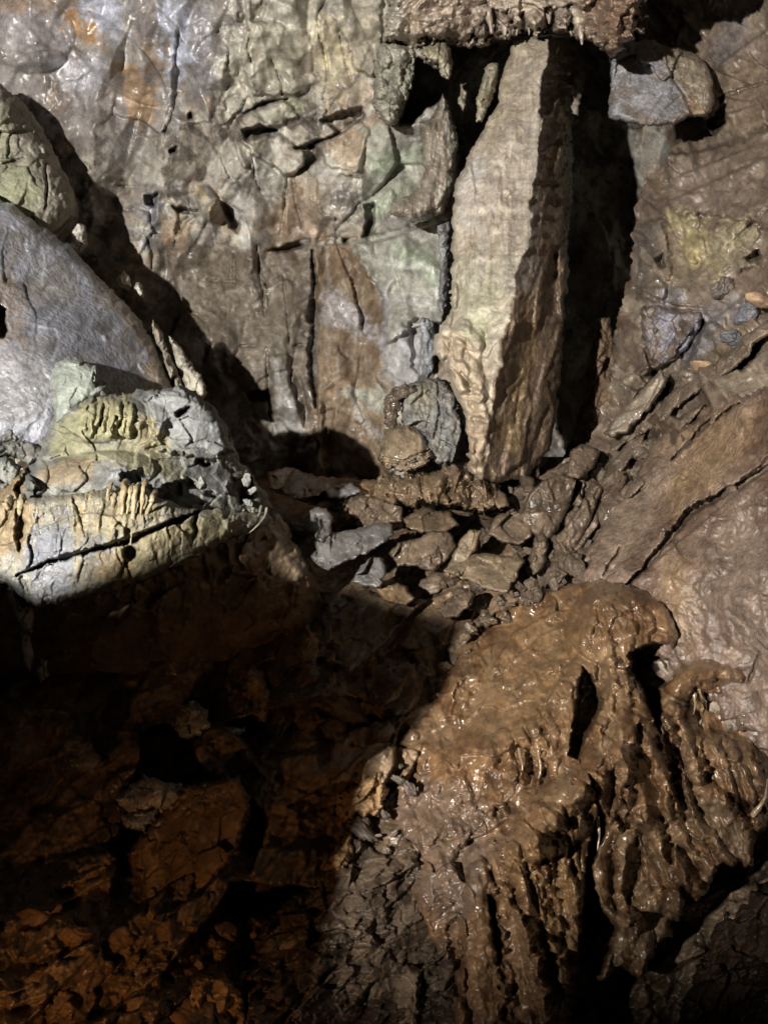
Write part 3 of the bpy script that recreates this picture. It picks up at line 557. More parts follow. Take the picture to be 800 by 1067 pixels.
# lower front face
lo = [(-90,530,4.35),(0,540,4.3),(50,620,4.32),(140,600,4.4),(240,560,4.85),(280,540,5.35),(100,520,4.3),(200,525,4.6)]
b = Relief(lo, outline=[(-90,512),(-20,520),(6,522),(40,518),(100,512),(150,506),(164,518),(200,530),(232,530),(262,534),(278,534),(283,542),(276,548),(240,561),(214,575),(190,588),(165,599),(140,608),(110,618),(75,626),(44,635),(30,628),(12,612),(0,606),(-90,596)], step=.9, seed=77, rag=(1.8, 14))
b.facets(.6, .03, .14, 1, 1.2, 1.6, .4, ident=True); b.facets(.16, .04, .18, 2, 0, 1.5, .4); b.noise(.2, .014, 4, 3, 0, 2.); b.noise(.05, .005, 4, 4, 0, 1.6)
b.crack([(18,600),(45,588),(70,580),(110,570),(140,562),(170,548),(195,538),(212,530)], 2.6, .14); b.edge([(18,600),(70,580),(140,562),(212,530)], .06, -1, 30)
b.crack([(160,611),(180,600),(208,590)], 1.2, .1)
b.recess([(128,572),(136,568),(143,573),(142,582),(134,585),(128,580)], .16, 2, 1)
b.ribs([(20,520),(165,508),(166,545),(110,566),(40,588)], 10, .05, 0, 10, 5, 3); b.ribs([(100,570),(230,535),(250,556),(160,600)], 9, .02, .1, 8, 6, 5); b.ribs([(226,535),(278,534),(278,546),(240,560)], 8, .06, .5, 3, 7, 2)
b.recess([(16,530),(24,524),(26,560),(20,578),(16,560)], .12, 2); b.recess([(200,534),(207,534),(206,560),(200,568)], .1, 2)
b.round(9, .16); b.smooth()
b.base([(.24,.24,.235),(.31,.295,.245),(.35,.3,.19),(.26,.25,.235)], .22, 90, .5, .12); b.veins((.12,.1,.08), .12, .12, .6, 201, 0, 2.5); b.veins((.45,.42,.33), .14, .12, .5, 211, 0, 2.5)
for pl, c, k in (([(120,560),(230,535),(240,556),(150,602),(110,615)], (.36,.3,.15), .7), ([(100,575),(150,575),(140,605),(95,612)], (.26,.17,.075), .6), ([(20,560),(70,545),(75,620),(40,632)], (.27,.275,.31), .8), ([(70,520),(165,510),(165,545),(80,560)], (.38,.31,.17), .75), ([(-20,520),(35,522),(30,570),(-20,590)], (.34,.24,.12), .8), ([(12,606),(44,634),(30,632),(0,612)], (.13,.125,.125), .9)):
    b.stain(pl, c, k, 8, 9, 12, streak=(.7, 2))
for k_ in range(16):
    x_ = 10+k_*16.5+6*math.sin(k_*5.1); y_ = 522+8*math.sin(k_*2.3); h_ = 40+28*math.sin(k_*1.7+1)
    b.stain([(x_-2.5, y_), (x_+3, y_), (x_+1.5, y_+h_), (x_-2, y_+h_)], [(.12,.09,.055),(.3,.2,.1),(.2,.19,.18)][k_ % 3], .6, 4, 7, 9, streak=(.5, 2.5), mot=.8, seed=k_*9)
b.crags(.35, .1); b.noise(.03, .004, 4, 29)
b.C[..., :3] *= .48
b.build('front_face', M_pale, fb, thick=1.0, tw=40)
# underside that recedes into the dark
un = [(-90,600,4.7),(44,640,4.75),(140,612,4.8),(240,566,5.15),(285,540,5.5),(330,600,5.9),(320,650,5.9),(200,680,5.8),(60,690,5.7),(-90,690,5.6)]
b = Relief(un, outline=[(-90,590),(0,600),(44,626),(140,600),(240,552),(278,536),(292,536),(300,552),(312,575),(328,598),(336,625),(330,660),(300,690),(240,706),(120,708),(-90,700)], step=1.3, seed=79, rag=(2.5, 16))
b.facets(.5, .08, .25, 1, .3, 1.4, .4, ident=True); b.facets(.16, .14, .35, 2, .3, 1.4, .4); b.crags(1., .3); b.round(16, .4); b.smooth()
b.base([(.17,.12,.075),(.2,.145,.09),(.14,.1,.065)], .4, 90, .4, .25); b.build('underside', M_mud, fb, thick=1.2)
# comb of drips along the front
for i, (x, y0, y1, r_) in enumerate(((73,524,546,.016),(88,517,552,.02),(93,518,536,.014),(103,513,566,.022),(112,511,538,.016),(117,512,552,.02),(127,508,566,.024),(134,509,545,.018),(139,508,568,.022),(148,508,552,.018),(157,512,536,.02),(20,524,548,.022),(31,522,562,.018),(6,524,540,.026))):
    dd = 4.255 if x > 60 else 4.27; y0 += 4*math.sin(i*2.7)
    strand('stalactite', [(x+5, y0-4, dd+.22, r_*1.1), (x+2, y0+3, dd+.07, r_*1.15), (x, (y0+y1)/2, dd+.07, r_*.85), (x-3, y1, dd+.1, r_*.2)], M_pale, (.24,.195,.115) if i % 3 else (.22,.165,.09), fb, seed=i, lump=.6)
for i, (x, y) in enumerate(((248,535),(258,534),(266,532),(272,534))):
    strand('stalactite', [(x+6, y-4, 5.3, .018), (x+4, y+4, 5.2, .014), (x-4, y+14, 5.1, .01), (x-12, y+21, 5.06, .004)], M_pale, (.24,.22,.17), fb, seed=30+i, lump=.25)
# broken bits on the shoulder of the boulder
for i, (x, y, s_, lb) in enumerate(((256,500,.06,'small jagged white rock on the right shoulder of the pale boulder, uppermost'),(262,512,.05,'small jagged white rock on the right shoulder, between two others'),(258,524,.045,'small jagged white rock on the right shoulder, nearest the drips'),(245,494,.055,'little grey rock beside the white ones on the pale boulder'),(210,505,.07,'flat pale chip lying on top of the pale boulder'))):
    stone('loose_rock', x, y, 5.3 if x > 230 else 4.75, (s_*.8, s_*.6, s_*.45), (.24,.235,.21), M_grey, lb, seed=300+i, wet=.2, sub=4)
# light fragments hanging in the dark at the far left
for i, (out, lb) in enumerate((([(4,612),(20,620),(36,636),(34,660),(24,656),(14,636)], 'dim rock shard hanging below the left corner of the pale boulder'), ([(22,656),(32,660),(36,690),(30,702),(24,680)], 'narrow dim shard in the dark under the pale boulder'), ([(40,686),(50,688),(52,704),(42,712),(38,700)], 'small rounded dim stone lowest in the dark under the pale boulder'))):
    sliver(out, 4.5, 85+i, lb, [(.3,.26,.2),(.2,.17,.13)], th=.2, rnd=(5, .1))

# ---------------------------------------------------------------- the pillar
pil = Relief([(540,40,7.5),(572,40,7.35),(565,110,7.25),(556,190,7.1),(530,320,6.85),(505,498,6.7),(470,240,7.5),(455,360,7.2),(485,490,6.9),(600,100,8.5),(595,200,8.4),(588,320,8.0),(578,450,7.7)],
  outline=[(533,42),(545,38),(572,36),(598,44),(597,110),(596,180),(592,260),(588,340),(583,400),(577,445),(568,474),(548,498),(524,503),(500,499),(484,490),(488,460),(484,430),(472,408),(466,388),(452,366),(453,350),(466,330),(469,300),(471,270),(470,250),(472,210),(478,185),(494,150),(508,128),(516,112),(521,90),(528,60)], step=.95, seed=91, rag=(3.2, 20))
ridge = [(571,36),(568,70),(564,110),(558,160),(555,190),(551,230),(545,262),(538,290),(530,320),(523,360),(516,400),(510,440),(503,502)]
yy = np.array([p[1] for p in ridge]); xx = np.array([p[0] for p in ridge]); xr = np.interp(pil.y, yy, xx)+5*fbm(pil.y/38, pil.y*0+3, 3, 5)+1.6*fbm(pil.y/11, pil.y*0, 3, 15)+1.5*fbm(pil.x/10, pil.y/8, 3, 6)
q = pil.x-xr; fr = q < 0
base_front = np.interp(pil.y, [36,110,190,320,500], [7.3,7.15,6.95,6.7,6.55])
slope = np.interp(pil.y, [36,200,300,420,500], [.036,.030,.0185,.014,.012])
pil.D = np.where(fr, base_front-q*.0055, base_front+q*slope)
mF = fr*1.; mR = 1-mF
pil.facets(.5, .02, .06, 1, 0, 2.5, .4, mask=mF, ident=True); pil.tin(.5, .05, 31, .1, 2.5, mask=mF); pil.tin(.2, .015, 32, .1, 2., mask=mF); pil.noise(.35, .04, 5, 2, 0, 2, mask=mF); pil.noise(.12, .006, 4, 3, .1, 2., mask=mF)
low = ss(180, 260, pil.y); pil.noise(.10, .009, 4, 4, 1.2, 1.6, mask=mF*low*pil.patch(.3, 301)); pil.noise(.25, .035, 4, 14, .15, 2.5, mask=mF)
pil.facets(.3, .12, .5, 5, .22, 4, .35, mask=mR, crack=.1); pil.facets(.12, .2, .6, 6, .2, 6, .4, mask=mR); pil.crags(.8, .18, mR, 4.); pil.crags(.35, .1, mF); pil.noise(.06, .008, 4, 7, .22, 3, mask=mR, rid=True)
pil.ribs([(500,130),(560,100),(548,250),(520,300),(480,290),(476,210)], 15, .03, .12, 12, 3, 5)
[pil.fold(*a) for a in (([(470,300),(462,340),(458,372)],9,10,.12),([(482,340),(474,372),(480,400)],9,10,.14),([(496,350),(492,384),(500,410)],8,10,.12),([(474,396),(486,430),(488,470)],9,8,.12),([(498,410),(502,440),(496,480)],8,7,.1),([(484,440),(490,494)],7,8,.08))]
pil.blob(468, 370, 22, 22, .12, .3); pil.blob(484, 392, 20, 26, .14, -.4); pil.blob(496, 420, 22, 14, .1, .5); pil.blob(486, 352, 20, 12, .1, .6); pil.blob(500, 440, 16, 12, .1); pil.blob(494, 465, 14, 20, .06)
for pl in ([(462,350),(480,352),(492,362)], [(470,380),(490,400),(500,405)], [(480,412),(495,412),(508,420)], [(484,438),(498,436),(508,440)], [(472,352),(474,372),(488,378)]): pil.crack(pl, 2, .06)
pil.recess([(572,330),(566,300),(574,262),(580,262),(582,330)], .12, 2)
pil.round(7, .14); pil.smooth(4)
pil.base([(.27,.225,.17),(.36,.305,.235),(.315,.265,.2),(.4,.345,.27)], .35, 90, .55, .1); pil.veins((.2,.16,.12), .25, .12, .45, 201, .1, 3.); pil.veins((.45,.41,.33), .2, .12, .4, 211, .1, 3.)
pil.stain([(530,40),(568,44),(562,110),(530,150),(505,160),(522,90)], (.31,.255,.18), .7, 10, 10); pil.stain([(475,190),(500,160),(512,200),(495,240),(475,230)], (.38,.37,.37), .6, 10, 10)
pil.stain([(470,270),(535,270),(520,330),(495,345),(470,320)], (.28,.28,.19), .6, 14, 10); pil.stain([(490,335),(508,335),(502,362),(490,355)], (.32,.34,.17), .5, 8, 9, mot=.8); pil.stain([(480,190),(540,180),(535,250),(490,260)], (.4,.33,.25), .6, 12, 12, wet=.5)
pil.stain([(452,350),(480,345),(505,380),(512,440),(480,440),(465,390)], (.37,.29,.2), .8, 6, 6, wet=.55); pil.stain([(484,440),(510,440),(504,500),(484,492)], (.27,.19,.12), .8, 6, 6, wet=.7)
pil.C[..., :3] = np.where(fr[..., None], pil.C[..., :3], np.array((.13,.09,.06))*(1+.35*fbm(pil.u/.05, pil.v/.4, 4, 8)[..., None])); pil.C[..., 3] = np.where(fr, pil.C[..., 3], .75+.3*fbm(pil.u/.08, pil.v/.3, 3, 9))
pil.stain([(520,460),(540,400),(548,300),(556,300),(552,380),(535,470)], (.27,.18,.09), .6, 6, 8, streak=(.5, 3))
for k_ in range(9):
    x0_ = 478+k_*9; x1_ = 540+k_*3.5
    pil.stain([(x1_-3, 60), (x1_+3, 60), (x0_+6+8*(k_ % 2), 300+20*math.sin(k_*3)), (x0_-2, 300)], [(.17,.125,.085),(.3,.27,.23),(.2,.175,.155)][k_ % 3], .55, 4, 8, 14, streak=(.4, 3), mot=.8, seed=k_*7)
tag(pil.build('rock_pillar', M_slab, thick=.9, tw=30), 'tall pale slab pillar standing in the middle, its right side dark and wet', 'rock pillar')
# rock seen in the gap right of the pillar
sliver([(590,130),(596,118),(608,122),(610,150),(606,175),(594,182),(589,160)], 9.6, 93, 'pale vertical rock rib glimpsed in the black gap right of the pillar, the lower one', [(.36,.34,.3),(.24,.22,.2)], th=.4)
sliver([(592,44),(603,40),(606,60),(601,92),(594,104),(590,80)], 9.4, 94, 'narrow brown rock rib beside the top of the pillar', [(.36,.27,.2),(.3,.22,.16)], th=.4)
sliver([(586,480),(600,440),(612,380),(624,330),(634,330),(640,360),(640,440),(615,480)], 9.4, 95, 'dim brown rock deep in the black cleft right of the pillar', [(.15,.1,.065),(.2,.13,.08)], th=.5, name='rock', fac=.4)

# ---------------------------------------------------------------- overhang with stalactites
ov = empty('hanging_rock', at(540, 20, 6.8), 'knobbly brownish ceiling rock hung with short stalactites above the pillar', 'rock')
b = Relief([(400,-80,6.2),(400,50,7.3),(470,45,7.3),(540,35,7.15),(600,40,6.8),(640,50,6.45),(670,45,6.25),(670,-80,5.6),(540,-80,6.1),(780,-60,6.0)], outline=[(392,-160),(790,-160),(770,-60),(752,-26),(730,-18),(706,-24),(684,-18),(674,-8),(672,10),(664,36),(652,50),(640,58),(626,52),(614,44),(604,42),(592,34),(580,28),(574,36),(560,33),(545,34),(530,36),(520,38),(505,46),(480,48),(465,44),(448,46),(432,50),(415,46),(402,42)], step=.95, seed=97, rag=(8, 14))
b.facets(.4, .2, .45, 1, .3, 1.3, .4, ident=True); b.facets(.15, .3, .6, 2, .3, 1.3, .45, crack=.05); b.crags(1.4, .4); b.noise(.12, .04, 4, 3); b.noise(.05, .012, 4, 4)
b.round(16, .45)
for (x, y, a, c_) in ((412,30,14,14),(436,34,14,10),(455,28,14,14),(478,30,16,12),(500,34,14,10),(518,22,12,14),(532,30,10,12),(556,24,10,14),(586,20,9,16),(600,34,10,7),(622,44,16,7),(640,50,10,6)): b.blob(x, y, a, c_, .14)
for pl in ([(505,20),(512,8),(520,12),(514,38),(506,40)], [(540,14),(546,10),(550,36),(543,34)], [(566,8),(574,4),(580,24),(570,30)]): b.recess(pl, .25, 2)
b.smooth(); b.base([(.17,.13,.1),(.29,.235,.185),(.36,.3,.235),(.24,.185,.14)], .3, 90, .45, .35)
b.stain([(415,-20),(500,-20),(498,18),(450,14),(418,38)], (.3,.235,.18), .7, 6, 6, mot=.6); b.stain([(396,0),(418,0),(425,30),(400,50)], (.34,.32,.26), .7, 5, 6, mot=.6); b.stain([(592,-60),(672,-60),(668,40),(640,52),(606,26)], (.14,.085,.055), .9, 5, 5, wet=.5)
b.build('ceiling_rock', M_wall, ov, thick=.9)
for i, (p, r_, c_) in enumerate((([(546,-6),(549,14),(551,36)], .03, 0), ([(583,-8),(586,6),(584,22),(589,30)], .03, 0), ([(524,20),(526,40)], .07, 0), ([(536,8),(538,36)], .06, 0), ([(558,6),(560,28)], .07, 0), ([(571,10),(572,24)], .06, 0), ([(508,10),(512,34)], .08, 0), ([(604,28),(606,46)], .05, 0))):
    n = len(p); strand('stalactite', [(x, y, float(np.interp(x, [540, 600, 650], [7.05, 6.7, 6.3]))+.05*j, .8*r_*(1.3-.95*j/(n-1))) for j, (x, y) in enumerate(p)], M_wall, (.22,.17,.13), ov, seed=50+i, lump=.6)
# pale lumpy flowstone left of the black hole
b = Relief([(392,40,7.6),(440,60,7.5),(415,140,7.7)], outline=[(394,44),(410,40),(428,46),(440,48),(456,54),(464,66),(452,72),(440,62),(432,60),(430,84),(424,104),(416,118),(414,130),(404,132),(396,124),(388,110),(390,70)], step=.9, seed=99, rag=(2.5, 7))
b.noise(.14, .06, 4, 1); b.noise(.05, .015, 4, 2); b.facets(.12, .3, .5, 3, 0, 1.6, .4)
for (x, y, a, c_) in ((400,60,8,12),(418,62,7,14),(396,92,9,12),(410,100,9,10),(404,122,9,9),(424,56,8,8),(448,60,10,8),(414,80,6,12)): b.blob(x, y, a, c_, .12)
b.round(8, .2); b.base([(.23,.21,.165),(.32,.3,.24),(.36,.34,.285)], .15, 90, .35, .25)
tag(b.build('flowstone_curtain', M_pale, thick=.4), 'pale knobbly flowstone clinging to the wall left of the black hole', 'flowstone')
for i, (out, lb) in enumerate((([(440,48),(466,42),(470,58),(472,66),(468,84),(460,80),(456,66),(440,58)], 'ragged pale lump hanging into the black hole under the ceiling rock'), ([(480,88),(486,86),(490,96),(488,112),(482,118),(477,108)], 'small yellowish stalactite hanging in the black hole, the shorter one'), ([(504,72),(512,66),(520,66),(518,86),(510,110),(502,128),(496,126),(496,104),(500,90)], 'longer grey brown stalactite in the black hole beside the pillar'))):
    sliver(out, 7.35 if i != 1 else 8.2, 101+i, lb, [(.3,.26,.18),(.3,.27,.2)], M_pale, .3, (6, .15), name='stalactite', cat='stalactite')
# trunk-like flowstone column left of the pillar
b = Relief([(462,97,7.75),(440,160,7.6),(470,200,7.7),(405,225,7.35)], outline=[(461,97),(466,104),(469,118),(475,132),(477,155),(473,180),(474,196),(466,208),(462,222),(452,226),(440,230),(430,233),(414,228),(405,222),(410,210),(426,204),(436,196),(442,178),(440,150),(436,128),(448,124),(455,112)], step=.85, seed=107, rag=(1.6, 8))
b.noise(.12, .04, 4, 1, .1, 3); b.ribs([(436,100),(478,98),(478,205),(405,235),(404,215),(440,190)], 8, .06, .15, 4, 2, 4); b.noise(.04, .01, 4, 3); b.round(10, .3); b.blob(440, 212, 26, 14, .1, -.5)
b.base([(.2,.165,.125),(.29,.25,.2),(.24,.2,.155)], .2, 90, .35, .2); b.stain([(460,97),(468,104),(477,150),(470,170),(462,120)], (.4,.37,.31), .8, 3, 4); b.stain([(455,196),(474,185),(470,225),(455,226)], (.42,.38,.31), .8, 4, 5)
tag(b.build('flowstone_column', M_flow, thick=.5), 'grey brown trunk-shaped flowstone column curling to a foot left of the pillar', 'flowstone')
# narrow dark rock ribs in the seam
sliver([(455,232),(470,226),(468,300),(462,330),(456,320),(458,280)], 8.0, 108, 'dark shadowed rock rib in the seam left of the pillar', [(.16,.15,.15),(.24,.23,.22)], M_grey, .5, fac=.2)
sliver([(438,330),(452,332),(455,352),(452,385),(444,396),(440,370)], 8.0, 109, 'dark upright rock rib above the grey boulder at the pillar foot', [(.14,.14,.15),(.3,.3,.31)], M_grey, .5, fac=.2)
# boulder and flowstone stump at the foot
b = Relief([(430,400,7.6),(482,400,7.7),(455,480,7.3)], outline=[(416,408),(425,400),(438,396),(455,394),(466,398),(476,412),(482,440),(480,468),(472,482),(455,484),(440,470),(420,450)], step=.85, seed=111, rag=(2, 9))
b.facets(.3, .2, .5, 1, .4, 1.4, .35, ident=True); b.facets(.1, .2, .5, 2, .4, 1.4, .4); b.crags(1., .4); b.crack([(455,398),(458,430),(452,455)], 1.8, .1); b.round(10, .3); b.smooth(); b.base([(.14,.135,.13),(.2,.18,.15),(.165,.16,.15)], .3, 90, .45, .3)
b.stain([(425,402),(450,398),(450,430),(432,430)], (.25,.22,.15), .7, 6, 6)
tag(b.build('boulder', M_grey, thick=.6), 'dark grey angular boulder at the foot of the pillar, behind the flowstone stump', 'boulder')
b = Relief([(400,446,7.45),(445,460,7.3),(398,485,7.2)], outline=[(400,448),(410,441),(426,441),(438,450),(447,462),(452,476),(444,486),(424,492),(404,489),(394,478)], step=.7, seed=113, rag=(1.6, 7))
b.ribs([(394,440),(442,440),(454,478),(396,494)], 8, .03, .1, 4, 3, 3); b.noise(.08, .015, 4, 3); b.blob(420, 462, 24, 22, .12); b.round(7, .2)
for k in range(4): b.crack([(398,476+k*3),(420,481+k*2.5),(436,474+k*3),(450,467+k*3)], 1.5, .08)
b.base([(.15,.11,.07),(.23,.175,.115),(.19,.14,.09)], .12, 90, .6, .15)
tag(b.build('flowstone_stump', M_flow, thick=.5), 'small tan flowstone stump with a fanned skirt left of the pillar foot', 'flowstone')
b = Relief([(400,410,7.4),(430,400,7.45),(404,446,7.4)], outline=[(402,444),(398,428),(401,413),(410,404),(422,399),(433,402),(436,409),(426,413),(419,418),(415,430),(413,444),(408,449)], step=.7, seed=115, rag=(2.2, 6))
b.ribs([(394,396),(440,396),(430,416),(416,450),(396,450)], 6, .06, 1.2, 3, 2, 2); b.noise(.06, .015, 4, 3); b.round(6, .15); b.base([(.1,.075,.052),(.16,.12,.085)], .12, 90, .7, .2)
tag(b.build('flowstone_crust', M_flow, thick=.3), 'dark wet crust of short drips arching above the little flowstone stump', 'flowstone')
b = Relief([(405,500,7.3),(470,484,7.0),(525,520,7.0),(450,524,6.7)], outline=[(384,506),(400,496),(425,494),(450,490),(470,484),(488,486),(505,496),(520,506),(530,518),(528,530),(505,534),(480,532),(462,530),(448,524),(430,528),(405,524),(388,520)], step=.8, seed=117, rag=(5, 13))
b.noise(.16, .06, 4, 1); b.facets(.25, .2, .5, 7, .4, 1.5, .3); b.noise(.05, .015, 4, 3)
for (x, y, a, c_) in ((420,505,18,10),(452,500,14,9),(478,496,14,10),(500,512,14,12),(470,520,12,8)): b.blob(x, y, a, c_, .1)
for pl in ([(462,512),(470,508),(476,520),(468,526)], [(486,508),(494,506),(492,522)], [(446,512),(454,516),(450,526)]): b.recess(pl, .15, 2)
b.crags(1., .3)
for a in (([(410,500),(405,516),(412,528)],7,5,.1),([(432,496),(434,512),(428,526)],7,5,.1),([(486,490),(500,506),(512,524)],7,5,.1),([(462,490),(456,508),(452,522)],7,5,.1),([(474,490),(478,510),(482,528)],7,5,.1)): b.fold(*a)
b.round(8, .25); b.base([(.12,.08,.048),(.17,.115,.068),(.2,.14,.085)], .2, 90, .8, .2)
tag(b.build('flowstone_hump', M_flow, thick=.6), 'wet knobbly brown flowstone hump below the pillar foot', 'flowstone')

# ---------------------------------------------------------------- right side things
b = Relief([(640,50,7.6),(744,80,7.15),(700,130,7.1)], outline=[(636,40),(660,42),(680,41),(692,48),(705,50),(728,58),(740,76),(744,100),(741,116),(734,122),(716,122),(702,130),(676,132),(655,128),(634,124)], step=.9, seed=121, rag=(1.5, 10))
sp = sdf([(690,40),(694,60),(700,82),(712,98),(722,124),(800,124),(800,30)], b.x, b.y) > 0
b.D += np.where(sp, (b.x-695)*.002+.06, 0); b.facets(.4, .06, .25, 1, .4, 1.4, .4, ident=True); b.facets(.12, .06, .25, 2, .4, 1.4, .4); b.crags(.5, .4); b.noise(.12, .008, 4, 3); b.crack([(690,40),(694,60),(700,82),(712,98),(720,122)], 1.3, .06)
b.round(8, .2); b.smooth(); b.base([(.17,.16,.16),(.27,.26,.265),(.22,.21,.215)], .2, 90, .6, .16, 2.); b.veins((.16,.115,.075), .2, .15, .7, 241); b.stain([(640,40),(744,40),(735,58),(650,62)], (.15,.12,.09), .7, 6, 8); b.stain([(650,105),(700,128),(655,134)], (.14,.1,.07), .6, 6, 8); b.noise(.05, .006, 4, 9)
b.stain([(692,40),(695,62),(701,82),(713,98),(722,126),(760,126),(760,40)], (.22,.175,.12), .95, 2, 2); b.stain([(705,100),(720,100),(735,118),(720,122)], (.26,.16,.09), .6, 6, 5)
tag(b.build('wedged_boulder', M_slab, thick=.9), 'smooth boulder jammed high on the right, half bluish white and half tan', 'boulder')
b = Relief([(668,322,6.9),(730,325,6.62),(690,380,6.72)], outline=[(666,322),(676,318),(690,319),(712,324),(731,325),(729,342),(718,360),(704,374),(688,381),(676,376),(670,350)], step=.8, seed=123, rag=(1.5, 9))
b.facets(.22, .12, .4, 1, 1, 1.4, .3, ident=True); b.facets(.08, .2, .5, 2, 1, 1.4, .4); b.noise(.06, .012, 4, 3); b.round(5, .14); b.smooth(); b.base([(.12,.11,.125),(.17,.16,.19),(.14,.11,.095)], .15, 90, .9, .25); b.stain([(668,345),(690,340),(700,375),(680,380)], (.11,.08,.06), .8, 6, 8); b.stain([(664,318),(730,320),(728,328),(668,332)], (.1,.075,.055), .8, 4, 6)
tag(b.build('wedged_block', M_slab, thick=.4), 'wet purplish grey block shining in the right wall above the dark crevice', 'rock')
b = Relief([(630,448,6.7),(692,388,6.45),(655,460,6.5)], outline=[(688,384),(696,396),(690,408),(676,426),(662,440),(652,452),(636,456),(628,452),(640,434),(655,420),(672,402)], step=.8, seed=125, rag=(1.5, 9))
b.facets(.3, .08, .3, 1, .8, 2, .3, ident=True); b.facets(.1, .15, .4, 2, .8, 1.6, .4); b.round(5, .14); b.smooth(); b.base([(.14,.11,.08),(.19,.15,.11)], .3, 90, .55, .2)
tag(b.build('rock_slab', M_mud, thick=.25), 'pointed brown slab leaning against the foot of the right wall', 'rock slab')
stone('cobble', 731, 383, 6.15, (.11, .1, .06), (.38,.25,.15), M_pale, 'smooth orange tan cobble sticking out of the right wall, the lower one', 'cobble', seed=401, rough=.03, soft=7, rot=rotm(0, .5, .2), wet=.5, sub=4)
stone('cobble', 790, 313, 5.7, (.1, .09, .05), (.36,.235,.145), M_pale, 'smooth orange tan cobble at the right edge, the upper one', 'cobble', seed=402, rough=.03, soft=7, rot=rotm(0, .35, 0), wet=.5, sub=4)
for i, (x, y, dm, c_, lb) in enumerate(((762,352,(.1,.1,.06),(.14,.135,.14),'blue grey stone in the right wall between the two cobbles'),(775,330,(.09,.08,.07),(.145,.14,.15),'blue grey stone just below the upper cobble'),(712,300,(.12,.1,.08),(.17,.155,.14),'pale grey block above the purplish wet block'),(752,300,(.1,.08,.09),(.15,.12,.1),'brown block under the yellow patch on the right wall'),
    (700,455,(.14,.1,.08),(.14,.105,.078),'muddy stone above the long crack, beside the dark crevice'),(672,470,(.12,.1,.08),(.14,.105,.075),'muddy stone left of the long ridge on the right slope'),(748,395,(.13,.08,.06),(.15,.11,.08),'flat brown stone right of the lower cobble'))):
    stone('loose_rock', x, y, float(tps(rD)(np.array([x*1.]), np.array([y*1.]))[0])+.02, dm, c_, M_mud, lb, seed=410+i, wet=.5)
# big bedrock slab with the long crack
sl0 = tps(rD)
b = Relief(lambda x, y: sl0(x, y)-.2, outline=[(590,612),(612,584),(632,540),(650,505),(676,470),(700,448),(740,422),(790,405),(830,392),(1000,330),(1040,800),(900,840),(800,780),(720,720),(660,660),(600,640)], step=1.0, seed=127, rag=(9, 26))
b.tin(.9, .10, 31, -.7, 2.); b.tin(.4, .06, 32, -.7, 2.); b.tin(.15, .02, 33, -.7, 1.6); b.facets(.5, .06, .12, 1, -.7, 2.4, .3, ident=True, mask=b.patch(.5, 341)); b.crags(.6, -.7, b.patch(.3, 351)); b.noise(.5, .06, 4, 3, -.7, 1.6); b.noise(.1, .010, 5, 4); b.noise(.035, .004, 3, 5)
ck = [(650,612),(668,596),(690,568),(706,550),(716,534),(736,524),(758,512),(778,500),(802,486)]
b.edge(ck, .10, 1, 70); b.crack(ck, 3.4, .25); b.crack([(692,548),(700,560),(714,582)], 1.3, .06); b.crack([(628,600),(640,580),(646,570)], 1.3, .1); b.crack([(790,680),(784,700),(778,712)], 1.3, .06); b.crack([(700,478),(738,440),(770,420)], 2.2, .15); b.crack([(712,472),(722,486),(735,500)], 1.2, .05)
b.tiltplate([(640,600),(700,540),(735,520),(800,480),(820,400),(740,424),(690,470),(640,560)], .05, .06, -.04, 3, 6, 20); b.tiltplate([(740,560),(840,500),(1000,480),(1000,640),(800,640),(760,620)], .03, .05, .03, 10, 8, 24); b.noise(.22, .03, 4, 9, -.7, 1.6); b.round(5, .08); b.smooth()
b.base([(.08,.05,.034),(.122,.079,.055),(.1,.066,.048),(.14,.094,.066)], .35, 90, .95, .18, 2.); b.veins((.22,.16,.12), .25, .12, .5, 201, -.7, 1.8); b.veins((.1,.07,.05), .3, .07, .5, 211, -.7, 2.)
b.stain([(730,560),(800,540),(830,700),(780,690),(735,640)], (.13,.096,.074), .7, 20, 16, mot=.7); b.stain([(690,470),(750,430),(790,430),(760,490),(700,540)], (.24,.16,.09), .6, 14, 12); b.stain([(690,580),(720,590),(720,680),(690,650)], (.21,.135,.07), .6, 12, 10); b.stain([(620,540),(680,480),(720,460),(690,520),(640,590)], (.19,.14,.1), .7, 8, 8)
tag(b.build('bedrock_slab', M_slab, thick=.7, tw=60), 'huge pinkish brown wet slab on the right with one long crack across it', 'rock slab')

# ---------------------------------------------------------------- the flowstone cascade
fc = empty('flowstone_cascade', at(600, 1000, 4.2), 'great brown wet flowstone cascade with drip curtains in the lower right', 'flowstone')
co_ = [(366,850),(380,818),(398,790),(422,762),(446,740),(462,714),(476,684),(486,660),(506,644),(530,630),(558,616),(585,610),(606,606),(630,604),(655,609),(676,617),(692,630),(703,648),(709,668),(713,684),(722,688),(732,683),(746,681),(760,685),(773,691),(781,703),(792,722),(806,740),(812,770),(822,800),(824,830),(804,846),(797,866),(788,872),(785,886),(783,903),(776,905),(770,896),(760,904),(752,898),(746,908),(738,926),(728,939),(722,936),(710,924),(713,944),(708,958),(697,962),(702,976),(684,984),(678,1000),(668,1023),(652,1010),(640,1008),(634,1023),(621,1021),(632,990),(640,966),(628,950),(619,930),(612,950),(605,985),(601,1020),(597,1045),(590,1100),(468,1100),(466,1040),(462,1000),(448,980),(430,934),(402,906),(370,892)]
